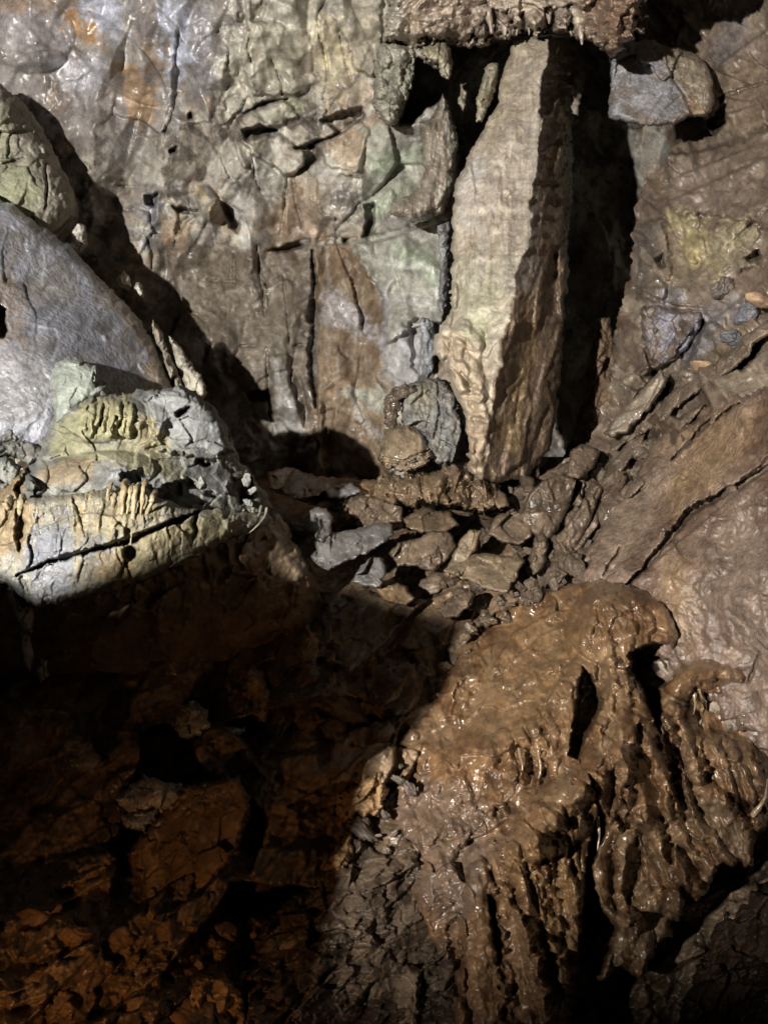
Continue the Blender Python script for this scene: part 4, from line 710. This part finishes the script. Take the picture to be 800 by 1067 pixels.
cd_ = [(480,655,5.85),(530,632,5.85),(550,690,5.3),(420,770,5.15),(380,860,4.9),(590,608,5.75),(650,608,5.38),(705,660,5.2),(640,690,4.95),(600,760,4.65),(520,800,4.65),(480,900,4.3),(470,1000,4.05),(440,900,4.4),(760,690,5.0),(810,780,4.75),(720,770,4.6),(660,800,4.45),(660,900,4.3),(750,890,4.35),(660,1010,4.2),(560,900,4.2),(560,1090,3.8),(480,1090,3.85)]
b = Relief(cd_, outline=co_, step=.95, seed=131, rag=(2.2, 10))
X, Y = b.x, b.y
rough_m = ss(-14, 22, sdf([(360,850),(480,650),(560,610),(610,640),(602,720),(594,790),(560,826),(522,860),(498,905),(470,1000),(440,960)], X, Y))
smo = 1-rough_m
# broad forms
b.blob(652, 652, 62, 46, .32); b.blob(650, 790, 56, 90, .34, .05, 1.4); b.blob(582, 850, 62, 34, .24, -.75); b.blob(736, 708, 46, 24, .2, -.15); b.blob(752, 806, 52, 44, .16, .4); b.blob(560, 745, 90, 60, .12, -.5, 1.3)
b.noise(.30, .05, 4, 1); b.noise(.14, .03, 4, 2, -.25, 1.8)
for pl, w0, w1, h in (([(606,634),(603,668),(612,706)],12,7,.12),([(622,628),(624,668),(630,705)],13,8,.12),([(642,624),(646,660),(645,700)],14,9,.12),([(662,628),(668,652),(660,682)],12,7,.10),([(684,636),(694,656),(692,672)],12,7,.11),([(640,615),(672,622),(700,648)],18,12,.10),
   ([(642,700),(640,756),(624,826)],11,22,.17),([(651,702),(662,766),(672,834)],11,20,.17),([(660,708),(684,768),(706,842)],7,12,.15),([(633,716),(616,768),(606,822)],7,11,.12),([(672,770),(690,812),(704,846)],6,6,.09),([(650,770),(650,820),(640,862)],10,6,.10),([(628,800),(626,836),(622,860)],8,5,.09),
   ([(618,786),(580,828),(543,880)],20,19,.20),([(543,878),(556,950),(578,1020),(584,1090)],15,12,.20),([(562,856),(586,920),(599,992)],12,8,.18),([(598,822),(606,880),(603,948)],9,6,.16),([(576,846),(594,900),(602,966)],8,6,.12),([(533,890),(546,956),(562,1024),(570,1090)],9,7,.17),([(552,880),(572,950),(590,1030)],7,6,.12),
   ([(498,908),(499,985),(500,1095)],9,21,.24),([(521,928),(542,1000),(552,1095)],8,20,.22),([(474,960),(472,1020),(474,1095)],7,10,.12),([(524,1010),(528,1095)],6,8,.1),
   ([(697,746),(704,718),(722,696),(748,690),(776,700)],11,12,.22),([(699,744),(712,776),(726,812)],9,5,.16),([(712,746),(722,774),(732,802)],7,4,.13),([(728,708),(752,704),(774,708)],8,8,.08),([(690,752),(700,784),(716,832)],7,5,.13),
   ([(738,772),(750,806),(764,848)],9,7,.13),([(754,778),(768,812),(782,862)],9,7,.13),([(772,782),(786,812),(794,856)],9,7,.13),([(790,790),(802,814),(806,842)],9,7,.12),([(722,800),(736,822),(752,838)],9,7,.1),([(718,828),(748,858),(778,896)],18,16,.13),([(712,840),(734,872),(762,902)],7,5,.12),([(756,832),(776,864),(784,900)],6,5,.1),
   ([(668,850),(690,880),(732,936)],9,5,.16),([(656,856),(650,900),(650,960)],10,7,.12),([(634,860),(622,900),(632,950),(660,966)],9,6,.14),([(690,880),(706,920),(712,945)],8,7,.1),([(662,950),(690,938),(712,944)],10,9,.12),([(650,966),(644,1000),(626,1018)],11,8,.14),([(664,966),(672,996),(668,1020)],10,7,.12),([(704,866),(726,884),(742,906)],9,6,.12),
   ([(482,806),(490,836),(504,866)],4,3,.05),([(540,756),(548,790),(544,812)],6,4,.09),([(556,756),(564,786),(560,812)],6,4,.09),([(572,752),(576,786),(574,806)],6,4,.08),([(524,768),(532,796),(534,812)],6,4,.08),([(586,720),(590,760),(594,792)],9,6,.1),([(598,700),(598,740),(598,780)],6,4,.08),([(512,884),(518,906),(530,932)],6,5,.1),([(480,700),(462,740)],8,6,.06),([(498,690),(474,740)],7,6,.06)):
    b.fold(pl, w0*1.4, w1*1.5, h*.85)
for pl, dp in (([(655,680),(676,670),(696,670),(708,692),(700,706),(686,718),(690,748),(687,764),(676,738),(664,712),(656,696)],.75),([(607,694),(616,704),(622,718),(628,732),(618,750),(610,764),(602,792),(592,786),(598,750),(602,718)],.6),([(612,806),(620,812),(622,850),(612,884),(608,944),(602,1004),(608,1012),(624,962),(616,902),(628,872),(632,852),(622,832)],.6),
   ([(690,752),(702,780),(710,806),(718,838),(724,862),(708,850),(700,814),(692,782)],.35),([(734,722),(760,725),(781,717),(777,740),(752,744),(737,740)],.5),([(654,884),(664,870),(672,892),(663,922),(655,948),(648,930)],.4),([(690,868),(704,882),(700,906),(690,892)],.3),([(640,852),(652,848),(662,862),(648,868)],.3),
   ([(507,932),(513,930),(525,985),(521,1012),(515,984)],.45),([(464,962),(480,952),(486,984),(480,1040),(468,1040)],.3),([(514,838),(536,836),(540,846),(524,852),(514,850)],.2),([(492,684),(500,690),(496,696),(486,692)],.12),([(576,640),(586,648),(580,656),(570,652)],.12),([(575,892),(581,886),(583,912),(577,932)],.2),([(590,872),(595,870),(595,902)],.2),
   ([(556,912),(562,910),(573,962),(568,966)],.18),([(690,812),(696,820),(706,846),(698,840)],.15),([(742,812),(748,812),(756,836),(750,834)],.15),([(770,818),(776,820),(784,850),(777,846)],.15),([(548,776),(554,778),(553,806),(548,800)],.15),([(532,780),(537,780),(538,806),(533,802)],.14),([(564,778),(569,778),(569,800),(565,800)],.14),([(714,866),(728,876),(740,896),(728,894),(716,880)],.25),([(722,742),(730,740),(740,770),(730,766)],.2)):
    b.recess(pl, dp if dp > .42 else dp*.4, 4, 2, 8)
rp = ss(-.15, .3, fbm(b.u/.22, b.v/.3, 3, 77)); b.facets(.3, .10, .4, 11, .6, 1.8, .4, ident=True, mask=rough_m); b.facets(.12, .18, .5, 12, .7, 2., .4, mask=rough_m*(.25+.75*rp)); b.crags(1.05, .6, rough_m*(.15+.85*rp)); b.noise(.05, .006, 3, 15, mask=rough_m)
b.noise(.09, .012, 3, 16, -.2, 2.5, mask=smo); b.noise(.03, .0025, 3, 17, mask=smo*b.patch(.2, 381)); b.facets(.09, .08, .3, 18, -.3, 2., .4, mask=smo*b.patch(.3, 371)); b.crags(.6, -.4, smo*ss(800, 880, Y)*ss(600, 640, X)*b.patch(.25, 391))
b.round(6, .16); b.smooth()
b.base([(.072,.037,.018), (.108,.059,.028), (.138,.08,.04), (.092,.05,.024)], .25, 90, .8, .2, 2.)
b.veins((.18,.12,.068), .2, .1, .6, 201, -.2, 2.5); b.C[..., 3] = np.clip(b.C[..., 3]+.5*fbm(b.u/.2, b.v/.35, 4, 66), 0, 1.1); b.veins((.08,.05,.03), .2, .02, .7, 211, -.2, 2.)
b.stain([(480,760),(500,690),(560,640),(620,640),(600,720),(540,780)], (.12,.075,.036), .5, 20, 14); b.stain([(380,880),(400,800),(500,830),(520,880),(480,980),(430,930)], (.1,.069,.05), .8, 14, 10, wet=.4)
b.stain([(480,960),(560,950),(570,1090),(470,1090)], (.15,.083,.042), .7, 10, 8, wet=.35); b.stain([(530,880),(560,860),(610,900),(600,1000),(560,1000)], (.165,.093,.04), .6, 12, 9, wet=.9); b.stain([(722,838),(750,830),(778,870),(782,900),(750,890)], (.15,.105,.066), .7, 5, 5, wet=.35); b.stain([(636,960),(700,935),(712,945),(680,1000),(630,1015)], (.155,.11,.07), .5, 8, 8)
b.build('flowstone_body', M_flow, fc, thick=.8, tw=60, parts=[('wet_slope', [(360,850),(480,640),(560,606),(606,620),(602,720),(594,790),(560,826),(522,860),(498,905),(470,1000),(420,960)]), ('dome', [(606,620),(630,600),(720,610),(716,680),(690,668),(655,682),(630,716),(604,716)]), ('drapery', [(632,706),(656,690),(690,764),(708,846),(660,862),(604,840),(606,780)]), ('overhanging_lip', [(690,760),(700,700),(730,676),(786,690),(784,716),(734,722),(728,760)]),
   ('drapery', [(616,784),(606,830),(608,900),(604,1000),(590,1100),(556,1100),(530,900),(540,850)]), ('drapery_leg', [(490,906),(508,930),(520,1010),(524,1100),(480,1100),(484,980)]), ('drapery_leg', [(514,926),(536,940),(562,1030),(566,1100),(526,1100),(526,1000)]), ('drapery', [(716,770),(800,770),(830,800),(830,850),(786,880),(740,830)]), ('drapery', [(712,826),(740,830),(786,880),(786,910),(744,900)]), ('drapery_fringe', [(640,850),(712,846),(750,906),(720,946),(640,960)]), ('drapery_fringe', [(616,960),(640,960),(720,946),(700,990),(660,1030),(610,1030)])])
dr = [([(722,722),(724,734),(722,744)], 4.65, .016), ([(728,718),(731,728)], 4.65, .012), ([(622,850),(624,870),(622,886)], 4.25, .013), ([(784,850),(796,832),(799,812)], 4.3, .02), ([(540,780),(544,800),(542,814)], 4.5, .012), ([(560,782),(563,800),(560,814)], 4.48, .012)]
for i, (p, dd, rr) in enumerate(dr):
    n = len(p); strand('drip_strand', [(x, y, dd-.02*j, rr*(1.35-1.1*j/(n-1))) for j, (x, y) in enumerate(p)], M_flow, (.16,.11,.065), fc, seed=70+i, lump=.6, wet=.9)
# bare grey brown rock under the lip
q = Relief([(720,724,4.95),(800,720,4.85),(730,790,4.7),(806,800,4.7)], outline=[(722,722),(748,724),(782,712),(800,720),(812,760),(806,800),(770,800),(730,790),(716,756)], step=.95, seed=147)
q.facets(.25, .15, .45, 1, .3, 1.4, .4, ident=True); q.facets(.09, .2, .5, 2, .3, 1.4, .4); q.crags(1, .3); q.round(8, .2); q.smooth(); q.base([(.16,.125,.095),(.2,.16,.12)], .2, 90, .7, .2); q.build('bare_rock', M_slab, fc, thick=.5)

# ---------------------------------------------------------------- rubble
def fd(x, y): return float(f.depth_at(x, y))
def slabstone(out, d, seed, label, cols, mat=M_mud, name='rock', cat='rock', grp=None, th=.35, rnd=(4, .09), tilt=None, wet=.55, fac=.3, rag=(1.2, 10)):
    P = np.asarray(out, float); ctrl = tilt or [(P[:,0].min(), P[:,1].min(), d+.15), (P[:,0].max(), P[:,1].min(), d+.15), (P[:,0].mean(), P[:,1].max(), d-.1)]
    q = Relief(ctrl, outline=out, step=.85, seed=seed, rag=rag)
    q.facets(fac, .10, .55, 1, .5, 1.7, .2, ident=True); q.facets(fac*.4, .12, .45, 2, .5, 1.8, .3, mask=q.patch(.2, 311)); q.crags(.9, .5, q.patch(.15, 321)+.1); q.round(*rnd); q.smooth(); q.base(cols, .2, 90, wet, .25)
    return tag(q.build(name, mat, thick=th), label, cat, grp)
G1 = [(.09,.08,.072),(.135,.125,.118),(.11,.098,.088)]; B1 = [(.085,.06,.041),(.125,.089,.06),(.1,.072,.048)]; D1 = [(.075,.052,.033),(.11,.075,.045)]
slabstone([(322,580),(330,574),(326,560),(340,556),(366,552),(392,545),(408,546),(412,556),(400,566),(384,576),(362,586),(342,594),(332,590)], 6.5, 201, 'flat slate grey slab lying tilted in the rubble right of the pale boulder', G1, tilt=[(325,585,5.95),(410,550,6.2),(400,570,6.0)])
slabstone([(322,532),(330,528),(340,530),(347,540),(345,556),(336,566),(326,560),(322,548)], 6.15, 202, 'upright grey stone beside the flat slate grey slab', G1)
slabstone([(366,606),(376,590),(388,580),(400,582),(402,596),(396,612),(382,612)], 5.9, 203, 'small blue grey stone below the flat slate grey slab', G1)
slabstone([(278,492),(300,486),(330,496),(380,500),(404,500),(404,514),(380,518),(350,530),(322,526),(296,516),(280,508)], 7.5, 204, 'long orange brown ledge of rock under the dark cleft', [(.15,.085,.045),(.2,.12,.065),(.17,.1,.055)], tilt=[(280,495,7.8),(404,500,7.8),(340,528,7.2)], name='rock_ledge', cat='rock ledge')
slabstone([(338,510),(350,504),(368,504),(376,512),(360,520),(342,520)], 7.2, 205, 'smooth dark grey stone set in the orange ledge', [(.15,.14,.14),(.2,.185,.18)])
slabstone([(350,520),(376,516),(420,520),(420,544),(380,552),(350,540)], 7.1, 206, 'layered brown rock under the orange ledge', B1, fac=.2)
slabstone([(462,596),(476,578),(500,576),(534,580),(538,574),(546,584),(538,604),(528,618),(510,616),(490,606)], 5.95, 207, 'large tan topped block in the middle of the rubble', [(.15,.11,.07),(.19,.14,.09)], tilt=[(462,592,6.15),(540,580,6.15),(515,615,5.75)], th=.5)
slabstone([(462,600),(480,560),(490,552),(502,552),(496,572),(480,598),(472,604)], 6.15, 208, 'long narrow tan stone leaning behind the tan topped block', [(.16,.115,.07),(.19,.14,.09)])
slabstone([(508,556),(516,538),(530,532),(545,534),(555,546),(554,560),(540,568),(522,566)], 6.35, 209, 'rounded brown boulder above the tan topped block', B1, wet=.55)
slabstone([(454,634),(470,622),(490,614),(496,618),(492,630),(478,642),(464,646)], 5.75, 210, 'grooved flat stone at the edge of the shadow below the tan topped block', B1, fac=.12)
slabstone([(405,576),(414,566),(436,560),(452,552),(470,556),(476,570),(464,586),(450,596),(430,590),(414,590)], 6.3, 211, 'rough knobbly brown rock left of the tan topped block', B1, fac=.16, wet=.6)
slabstone([(420,540),(440,528),(470,534),(480,548),(462,556),(440,556),(424,552)], 6.7, 212, 'dark layered rock below the flowstone hump', D1, fac=.16)
slabstone([(392,600),(400,606),(424,610),(432,624),(424,632),(404,628),(392,616)], 5.9, 213, 'ochre crusted rock at the edge of the shadow in the rubble', [(.16,.1,.05),(.11,.075,.045)], fac=.14)
slabstone([(540,540),(552,512),(566,500),(584,494),(600,500),(596,520),(584,548),(570,566),(556,560)], 6.5, 214, 'jagged upright brown rock right of the pillar foot', B1, fac=.2)
slabstone([(578,560),(596,540),(610,516),(618,500),(628,508),(616,540),(600,572),(586,580)], 6.2, 215, 'long jagged brown rock leaning towards the big cracked slab', B1, fac=.2)
slabstone([(556,560),(566,552),(572,566),(566,592),(556,600),(550,584)], 6.2, 216, 'narrow upright brown stone between the rubble and the cracked slab', B1, fac=.2)
slabstone([(540,500),(546,494),(556,498),(556,512),(546,514)], 6.9, 217, 'small grey brown stone at the right foot of the pillar', B1)
slabstone([(512,516),(520,510),(528,516),(530,528),(520,530),(512,524)], 6.8, 218, 'oval brown pebble in front of the flowstone hump', [(.19,.13,.08),(.21,.14,.09)])
slabstone([(594,470),(606,462),(626,470),(618,488),(604,500),(590,496)], 6.75, 219, 'rough grey brown rock at the lower end of the pointed slab', B1, fac=.16)
for k_, (x, y, ln, wd_, an) in enumerate(((668,440,34,8,-.82),(690,428,40,9,-.75),(722,404,36,8,-.7),(650,478,36,9,-.9),(636,500,34,8,-1.),(620,524,30,8,-1.),(610,556,28,7,-.95),(648,455,24,7,-.8),(760,376,36,9,-.62),(786,350,30,8,-.6),(628,560,34,7,-.95),(706,444,36,7,-.72),(596,530,22,7,-1.1),(666,500,30,6,-.85))):
    c_, s__ = math.cos(an), math.sin(an); gq = np.random.default_rng(900+k_)
    pts = [(x+c_*u*ln-s__*v*wd_, y+s__*u*ln+c_*v*wd_) for u, v in ((-1,gq.uniform(-.3,.5)),(-.6,-gq.uniform(.6,1)),(0,-gq.uniform(.7,1.1)),(.6,-gq.uniform(.5,1)),(1,gq.uniform(-.4,.2)),(.55,gq.uniform(.6,1)),(-.1,gq.uniform(.7,1.1)),(-.7,gq.uniform(.5,1)))]
    dz_ = tps(rD); P_ = np.array(pts); dp = lambda q_: float(dz_(np.array([q_[0]]), np.array([q_[1]]))[0])
    tl_ = [(p_[0], p_[1], dp(p_)-.16) for p_ in (pts[0], pts[2], pts[4], pts[6])]
    slabstone(pts, 0, 700+k_, 'long muddy plate of rock lying along the diagonal slope right of the pillar', [(.1,.073,.052),(.15,.112,.08),(.125,.09,.065)], grp='rock plates on the diagonal right slope', name='rock_plate', tilt=tl_[:3], wet=.6, fac=.14, th=.3, rnd=(5, .1))
g = np.random.default_rng(5)
def scatter(poly, n, size, cols, label, grp, mat, seed, dz=.0, cat='stone', name='stone', flat=.7, sub=4, wet=.4, depth=None, lo=.5):
    P = np.array(poly, float); k = 0; g = np.random.default_rng(seed)
    while k < n:
        x, y = g.uniform(P[:,0].min(), P[:,0].max()), g.uniform(P[:,1].min(), P[:,1].max())
        if sdf(poly, np.array([x]), np.array([y]))[0] < 0: continue
        s_ = size*(lo+(1.6-lo)*g.random()**2); c = np.array(cols[g.integers(len(cols))])*g.uniform(.75, 1.2)
        d = (depth(x, y) if depth else fd(x, y))-dz-s_*.35
        stone(name, x, y, d, (s_*g.uniform(.9, 1.5), s_*g.uniform(.7, 1.1), s_*flat*g.uniform(.7, 1.1)), c, mat, label, cat, grp, seed=seed*100+k, sub=sub, wet=wet, planes=int(g.integers(8, 14)), box=g.random() < .4)
        k += 1
scatter([(400,530),(540,520),(560,560),(540,630),(470,640),(400,600)], 46, .1, B1, 'small angular brown stone in the rubble around the tan topped block', 'small stones around the tan topped block', M_mud, 3)
scatter([(270,500),(400,520),(420,600),(330,600),(290,540)], 16, .09, B1+G1[:1], 'small stone in the rubble around the flat slate grey slab', 'small stones around the slate grey slab', M_mud, 4)
scatter([(520,500),(620,480),(640,500),(600,600),(550,610),(530,560)], 44, .075, B1, 'small muddy stone between the pillar foot and the cracked slab', 'small stones below the right wall', M_mud, 6, depth=lambda x, y: float(r.depth_at(x, y)), dz=.02)
scatter([(462,700),(480,655),(530,622),(600,600),(604,616),(540,640),(494,670),(474,706)], 26, .04, [(.11,.075,.045),(.09,.062,.04)], 'small muddy stone half sunk in the upper left rim of the flowstone cascade', 'stones along the rim of the cascade', M_mud, 15, depth=lambda x, y: 5.78-(x < 490)*.15, sub=4, wet=.7)
scatter([(520,625),(560,600),(610,596),(600,612),(560,620)], 16, .045, B1, 'pebble along the upper edge of the flowstone cascade', 'pebbles above the cascade', M_mud, 8, depth=lambda x, y: 5.75)
scatter([(340,640),(460,650),(440,720),(380,790),(340,800),(300,740)], 18, .11, D1, 'dark rock lying in the shadow between the pale boulder and the cascade', 'dark rocks in the shadowed hollow', M_mud, 9, name='rock', cat='rock', dz=-.02)
scatter([(0,960),(60,940),(280,970),(290,1067),(0,1067)], 26, .05, [(.2,.115,.055),(.16,.09,.045),(.22,.135,.065)], 'small orange lit broken stone in the lower left corner', 'orange lit stones in the lower left corner', M_mud, 12, dz=.01)
scatter([(380,820),(420,780),(440,860),(400,900),(370,880)], 12, .045, [(.13,.1,.08),(.1,.08,.06)], 'greyish stone on the left flank of the cascade', 'stones on the flank of the cascade', M_mud, 14, depth=lambda x, y: 4.68-(y-840)*.004)
# bigger individual rocks low on the left
O1 = [(.22,.13,.06),(.28,.175,.085),(.18,.105,.05)]
for out, d, sd, lb, cl in (([(60,770),(75,762),(96,776),(108,796),(96,806),(70,800)], 4.6, 231, 'rounded dim grey brown boulder at the left of the dark hollow', [(.14,.11,.085),(.19,.155,.12)]),
    ([(120,832),(150,808),(190,818),(206,834),(196,850),(160,842),(136,852)], 4.4, 232, 'pale edged ledge of rock crossing the lower left hollow', [(.25,.22,.19),(.33,.29,.25)]),
    ([(126,850),(172,836),(174,846),(150,866),(130,862)], 4.3, 233, 'small flat grey stone under the pale edged ledge', [(.3,.29,.28),(.24,.22,.2)]),
    ([(130,890),(190,820),(250,806),(262,840),(248,890),(214,930),(150,940)], 4.25, 234, 'broad furrowed brown rock in the lower left', [(.09,.055,.028),(.13,.08,.042)]),
    ([(58,924),(110,894),(124,906),(90,920),(62,930)], 4.1, 235, 'thin orange edged ledge left of the furrowed rock', O1),
    ([(18,976),(64,978),(50,996),(36,998)], 3.75, 236, 'triangular orange rock face near the lower left corner', O1), ([(12,1016),(36,1010),(60,990),(72,1016),(74,1040),(40,1044),(20,1040)], 3.65, 237, 'broken orange rock below the triangular one', O1),
    ([(110,978),(122,984),(132,1000),(124,1012),(114,1000)], 3.8, 238, 'upright orange flake left of the bottom orange boulder', O1), ([(122,1014),(160,1006),(172,1030),(166,1080),(128,1080)], 3.6, 239, 'rough orange boulder on the bottom edge of the photo', O1),
    ([(190,1040),(204,1016),(236,1018),(252,1036),(262,1080),(190,1080)], 3.6, 240, 'craggy orange boulder on the bottom edge, right of the rough one', O1), ([(62,1050),(84,1042),(90,1080),(60,1080)], 3.5, 241, 'pointed orange rock on the bottom edge at the left', O1), ([(-20,1040),(20,1044),(32,1064),(20,1080),(-20,1080)], 3.45, 242, 'knobbly orange rock in the bottom left corner', O1),
    ([(222,964),(236,960),(248,966),(246,980),(234,978)], 3.9, 243, 'lone small orange chip lit in the dark, right of the furrowed rock', O1),
    ([(350,828),(400,800),(404,826),(396,850),(372,850),(352,866)], 4.55, 244, 'orange brown rock at the left edge of the cascade', O1), ([(338,905),(352,880),(366,860),(370,890),(356,912)], 4.35, 245, 'upright orange brown flake below the left edge of the cascade', O1),

    ([(404,1080),(412,1020),(424,1004),(440,1010),(436,1080)], 3.8, 248, 'upright brown slab on the bottom edge left of the flowstone legs', [(.12,.085,.055),(.15,.11,.07)]),
    ([(180,760),(186,738),(200,730),(216,740),(220,756),(206,768),(190,770)], 5.0, 249, 'frosted whitish crystalline lump in the dark hollow', [(.4,.38,.34),(.2,.17,.13)]), ([(222,768),(236,756),(256,758),(252,766),(236,770)], 4.95, 250, 'thin white crusted stone beside the frosted lump', [(.5,.48,.44),(.35,.32,.28)]),
    ([(252,720),(258,690),(272,700),(286,730),(280,760),(262,750)], 5.3, 251, 'upright ochre flake in the shadow under the pale boulder', [(.2,.125,.05),(.15,.09,.045)]), ([(308,680),(320,650),(336,670),(334,706),(318,716)], 5.5, 252, 'tall ochre rock in the shadow at the end of the pale boulder', [(.19,.125,.06),(.14,.095,.05)]), ([(345,668),(366,664),(384,684),(370,700),(352,690)], 5.5, 253, 'flat ochre rock in the shadow, right of the tall one', [(.18,.12,.055),(.13,.09,.045)])):
    slabstone(out, d, sd, lb, cl, fac=.16, rag=(2.6, 8), th=.4, rnd=(7, .18))
b = Relief([(270,980,4.15),(340,905,4.4),(410,840,4.65),(470,960,4.15),(480,1090,3.8),(250,1090,3.6)], outline=[(226,1100),(246,1040),(262,990),(280,956),(302,936),(326,924),(338,900),(352,878),(366,856),(380,836),(400,826),(424,850),(446,900),(470,960),(480,1000),(484,1100)], step=1.1, seed=173, rag=(4, 12))
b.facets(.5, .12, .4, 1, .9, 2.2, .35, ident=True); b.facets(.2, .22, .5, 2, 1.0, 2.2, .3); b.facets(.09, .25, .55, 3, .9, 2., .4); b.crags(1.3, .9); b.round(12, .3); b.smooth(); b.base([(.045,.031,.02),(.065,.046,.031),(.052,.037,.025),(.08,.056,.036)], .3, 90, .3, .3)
b.stain([(380,850),(400,826),(424,850),(440,900),(400,900)], (.1,.066,.04), .6, 8, 8)
tag(b.build('rock_slope', M_mud, thick=.8), 'dim layered brown rock slope beside the smooth flowstone legs at the bottom', 'rock')
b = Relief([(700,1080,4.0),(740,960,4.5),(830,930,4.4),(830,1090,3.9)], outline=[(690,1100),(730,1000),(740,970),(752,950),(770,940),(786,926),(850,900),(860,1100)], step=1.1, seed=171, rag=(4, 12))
b.facets(.3, .2, .5, 1, .6, 1.3, .4, ident=True); b.facets(.11, .2, .6, 2, .6, 1.3, .3); b.crags(1., .6); b.round(14, .3); b.smooth(); b.base([(.03,.018,.012),(.048,.029,.018)], .3, 90, .05, .3)  # shade of the cascade overhang is put into this near-black colour
tag(b.build('boulder', M_mud, thick=.8), 'reddish brown boulder, painted shade-dark, in the bottom right corner under the cascade', 'boulder')

# ---------------------------------------------------------------- lamps, world, camera
LAMP = np.array([-3.1, -2.0, 0.7])                       # the show-cave floodlight, left of and behind the viewer (right, forward, up)
# unseen blocker added beside the lamp, its rim shaped to shade the lower left hollow
def C3(px, py, d): return np.array([(px-CX)/F*d, d, (CY-py)/F*d])
sh = [C3(-900,600,4.6), C3(-120,594,4.35), C3(0,597,4.32), C3(24,612,4.32), C3(44,621,4.32), C3(80,607,4.33), C3(140,589,4.42), C3(190,569,4.55), C3(240,544,4.82), C3(278,533,5.3), C3(300,556,5.75), C3(335,604,6.3), C3(400,626,6.1), C3(478,648,5.8), C3(462,700,5.4), C3(436,746,5.2), C3(408,800,4.9), C3(400,840,4.8), C3(388,890,4.6), C3(366,960,4.3), C3(330,1080,3.8), C3(260,1400,2.8), C3(-900,1700,2.4)]
T_ = .43
sp_ = np.array([LAMP+(p-LAMP)*T_/1.0 for p in sh])
# closed solid: the outline's rim, a belly towards the lamp and a back away from it
def solid(rim, axis, front, back, name, mat):
    c = rim.mean(0); n = len(rim); R = []
    dens = []
    for i in range(n):
        a, b_ = rim[i], rim[(i+1) % n]; m = max(2, int(np.linalg.norm(b_-a)/.03))
        for k in range(m): dens.append(a+(b_-a)*k/m)
    rim = np.array(dens); n = len(rim); rings = []; tt_ = np.linspace(0, 1, n)
    rim = rim+((.008+.05*ss(-1.45, -1.0, rim[:, 0]))*fbm(tt_*60, tt_*0+2, 5, 9, .65))[:, None]*np.array([.6, 0, .8])
    for t, o in ((.05, -front), (.5, -front*.85), (.85, -front*.5), (1, 0), (.85, back*.6), (.5, back*.9), (.05, back)):
        p = c+(rim-c)*t+axis*o; p = p+(.05*fbm(rim[:, 0]*9+t*5, rim[:, 2]*9+t*3, 4, 3)*(t < 1))[:, None]*axis; rings.append(p)
    V = cam2w(np.concatenate(rings)); idx = np.arange(len(rings)*n).reshape(len(rings), n); nx = np.roll(idx, -1, 1)
    q = np.stack([idx[:-1], nx[:-1], nx[1:], idx[1:]], -1).reshape(-1, 4)
    tri = np.r_[q[:, [0, 1, 2]], q[:, [0, 2, 3]]]
    V = np.r_[V, cam2w(np.array([c-axis*front, c+axis*back]))]; k = len(rings)*n
    tri = np.r_[tri, np.stack([nx[0], idx[0], np.full(n, k)], -1), np.stack([idx[-1], nx[-1], np.full(n, k+1)], -1)]
    C = np.ones((len(V), 4))*np.array([.2, .16, .12, .3]); return mesh_obj(name, V, tri, C, mat)
ax = sp_.mean(0)-LAMP; ax /= np.linalg.norm(ax)
tag(solid(sp_, ax, .12, .22, 'boulder', M_grey), 'unseen grey rock added beside the lamp to shape its shadow, out of view at the left', 'boulder')

def spot(name, pos, aim, power, col, size, radius, blend=.3):
    l = bpy.data.lights.new(name, 'SPOT'); l.energy = power; l.color = col; l.spot_size = math.radians(size); l.spot_blend = blend; l.shadow_soft_size = radius
    o = bpy.data.objects.new(name, l); COL.objects.link(o); o.location = cam2w(np.array(pos))
    from mathutils import Vector
    dv = Vector(cam2w(np.array(aim))-cam2w(np.array(pos))); o.rotation_euler = dv.to_track_quat('-Z', 'Y').to_euler(); return o
spot('cave_floodlight', LAMP, C3(440, 250, 8), 8300, (1, .975, .93), 80, .06, .5)
spot('warm_path_light', (-1.35, 2.0, -1.75), C3(150, 1030, 3.6), 46, (1, .5, .19), 80, .04, .8)
wd = bpy.data.worlds.new('World'); SC.world = wd; wd.use_nodes = True
wd.node_tree.nodes['Background'].inputs[0].default_value = (1, .84, .68, 1); wd.node_tree.nodes['Background'].inputs[1].default_value = .021
cm = bpy.data.cameras.new('Camera'); co = bpy.data.objects.new('Camera', cm); COL.objects.link(co); SC.camera = co
co.location = CAM; co.rotation_euler = (math.pi/2-PITCH, 0, 0); cm.sensor_fit = 'VERTICAL'; cm.sensor_height = 24; cm.lens = F/1067*24; cm.clip_end = 200; cm.clip_start = .05
SC.view_settings.view_transform = 'Standard'; SC.view_settings.look = 'None'; SC.view_settings.exposure = 0; SC.view_settings.gamma = 1
SC.cycles.use_adaptive_sampling = True; SC.cycles.adaptive_threshold = .03; SC.cycles.max_bounces = 5; SC.cycles.diffuse_bounces = 3; SC.cycles.glossy_bounces = 2
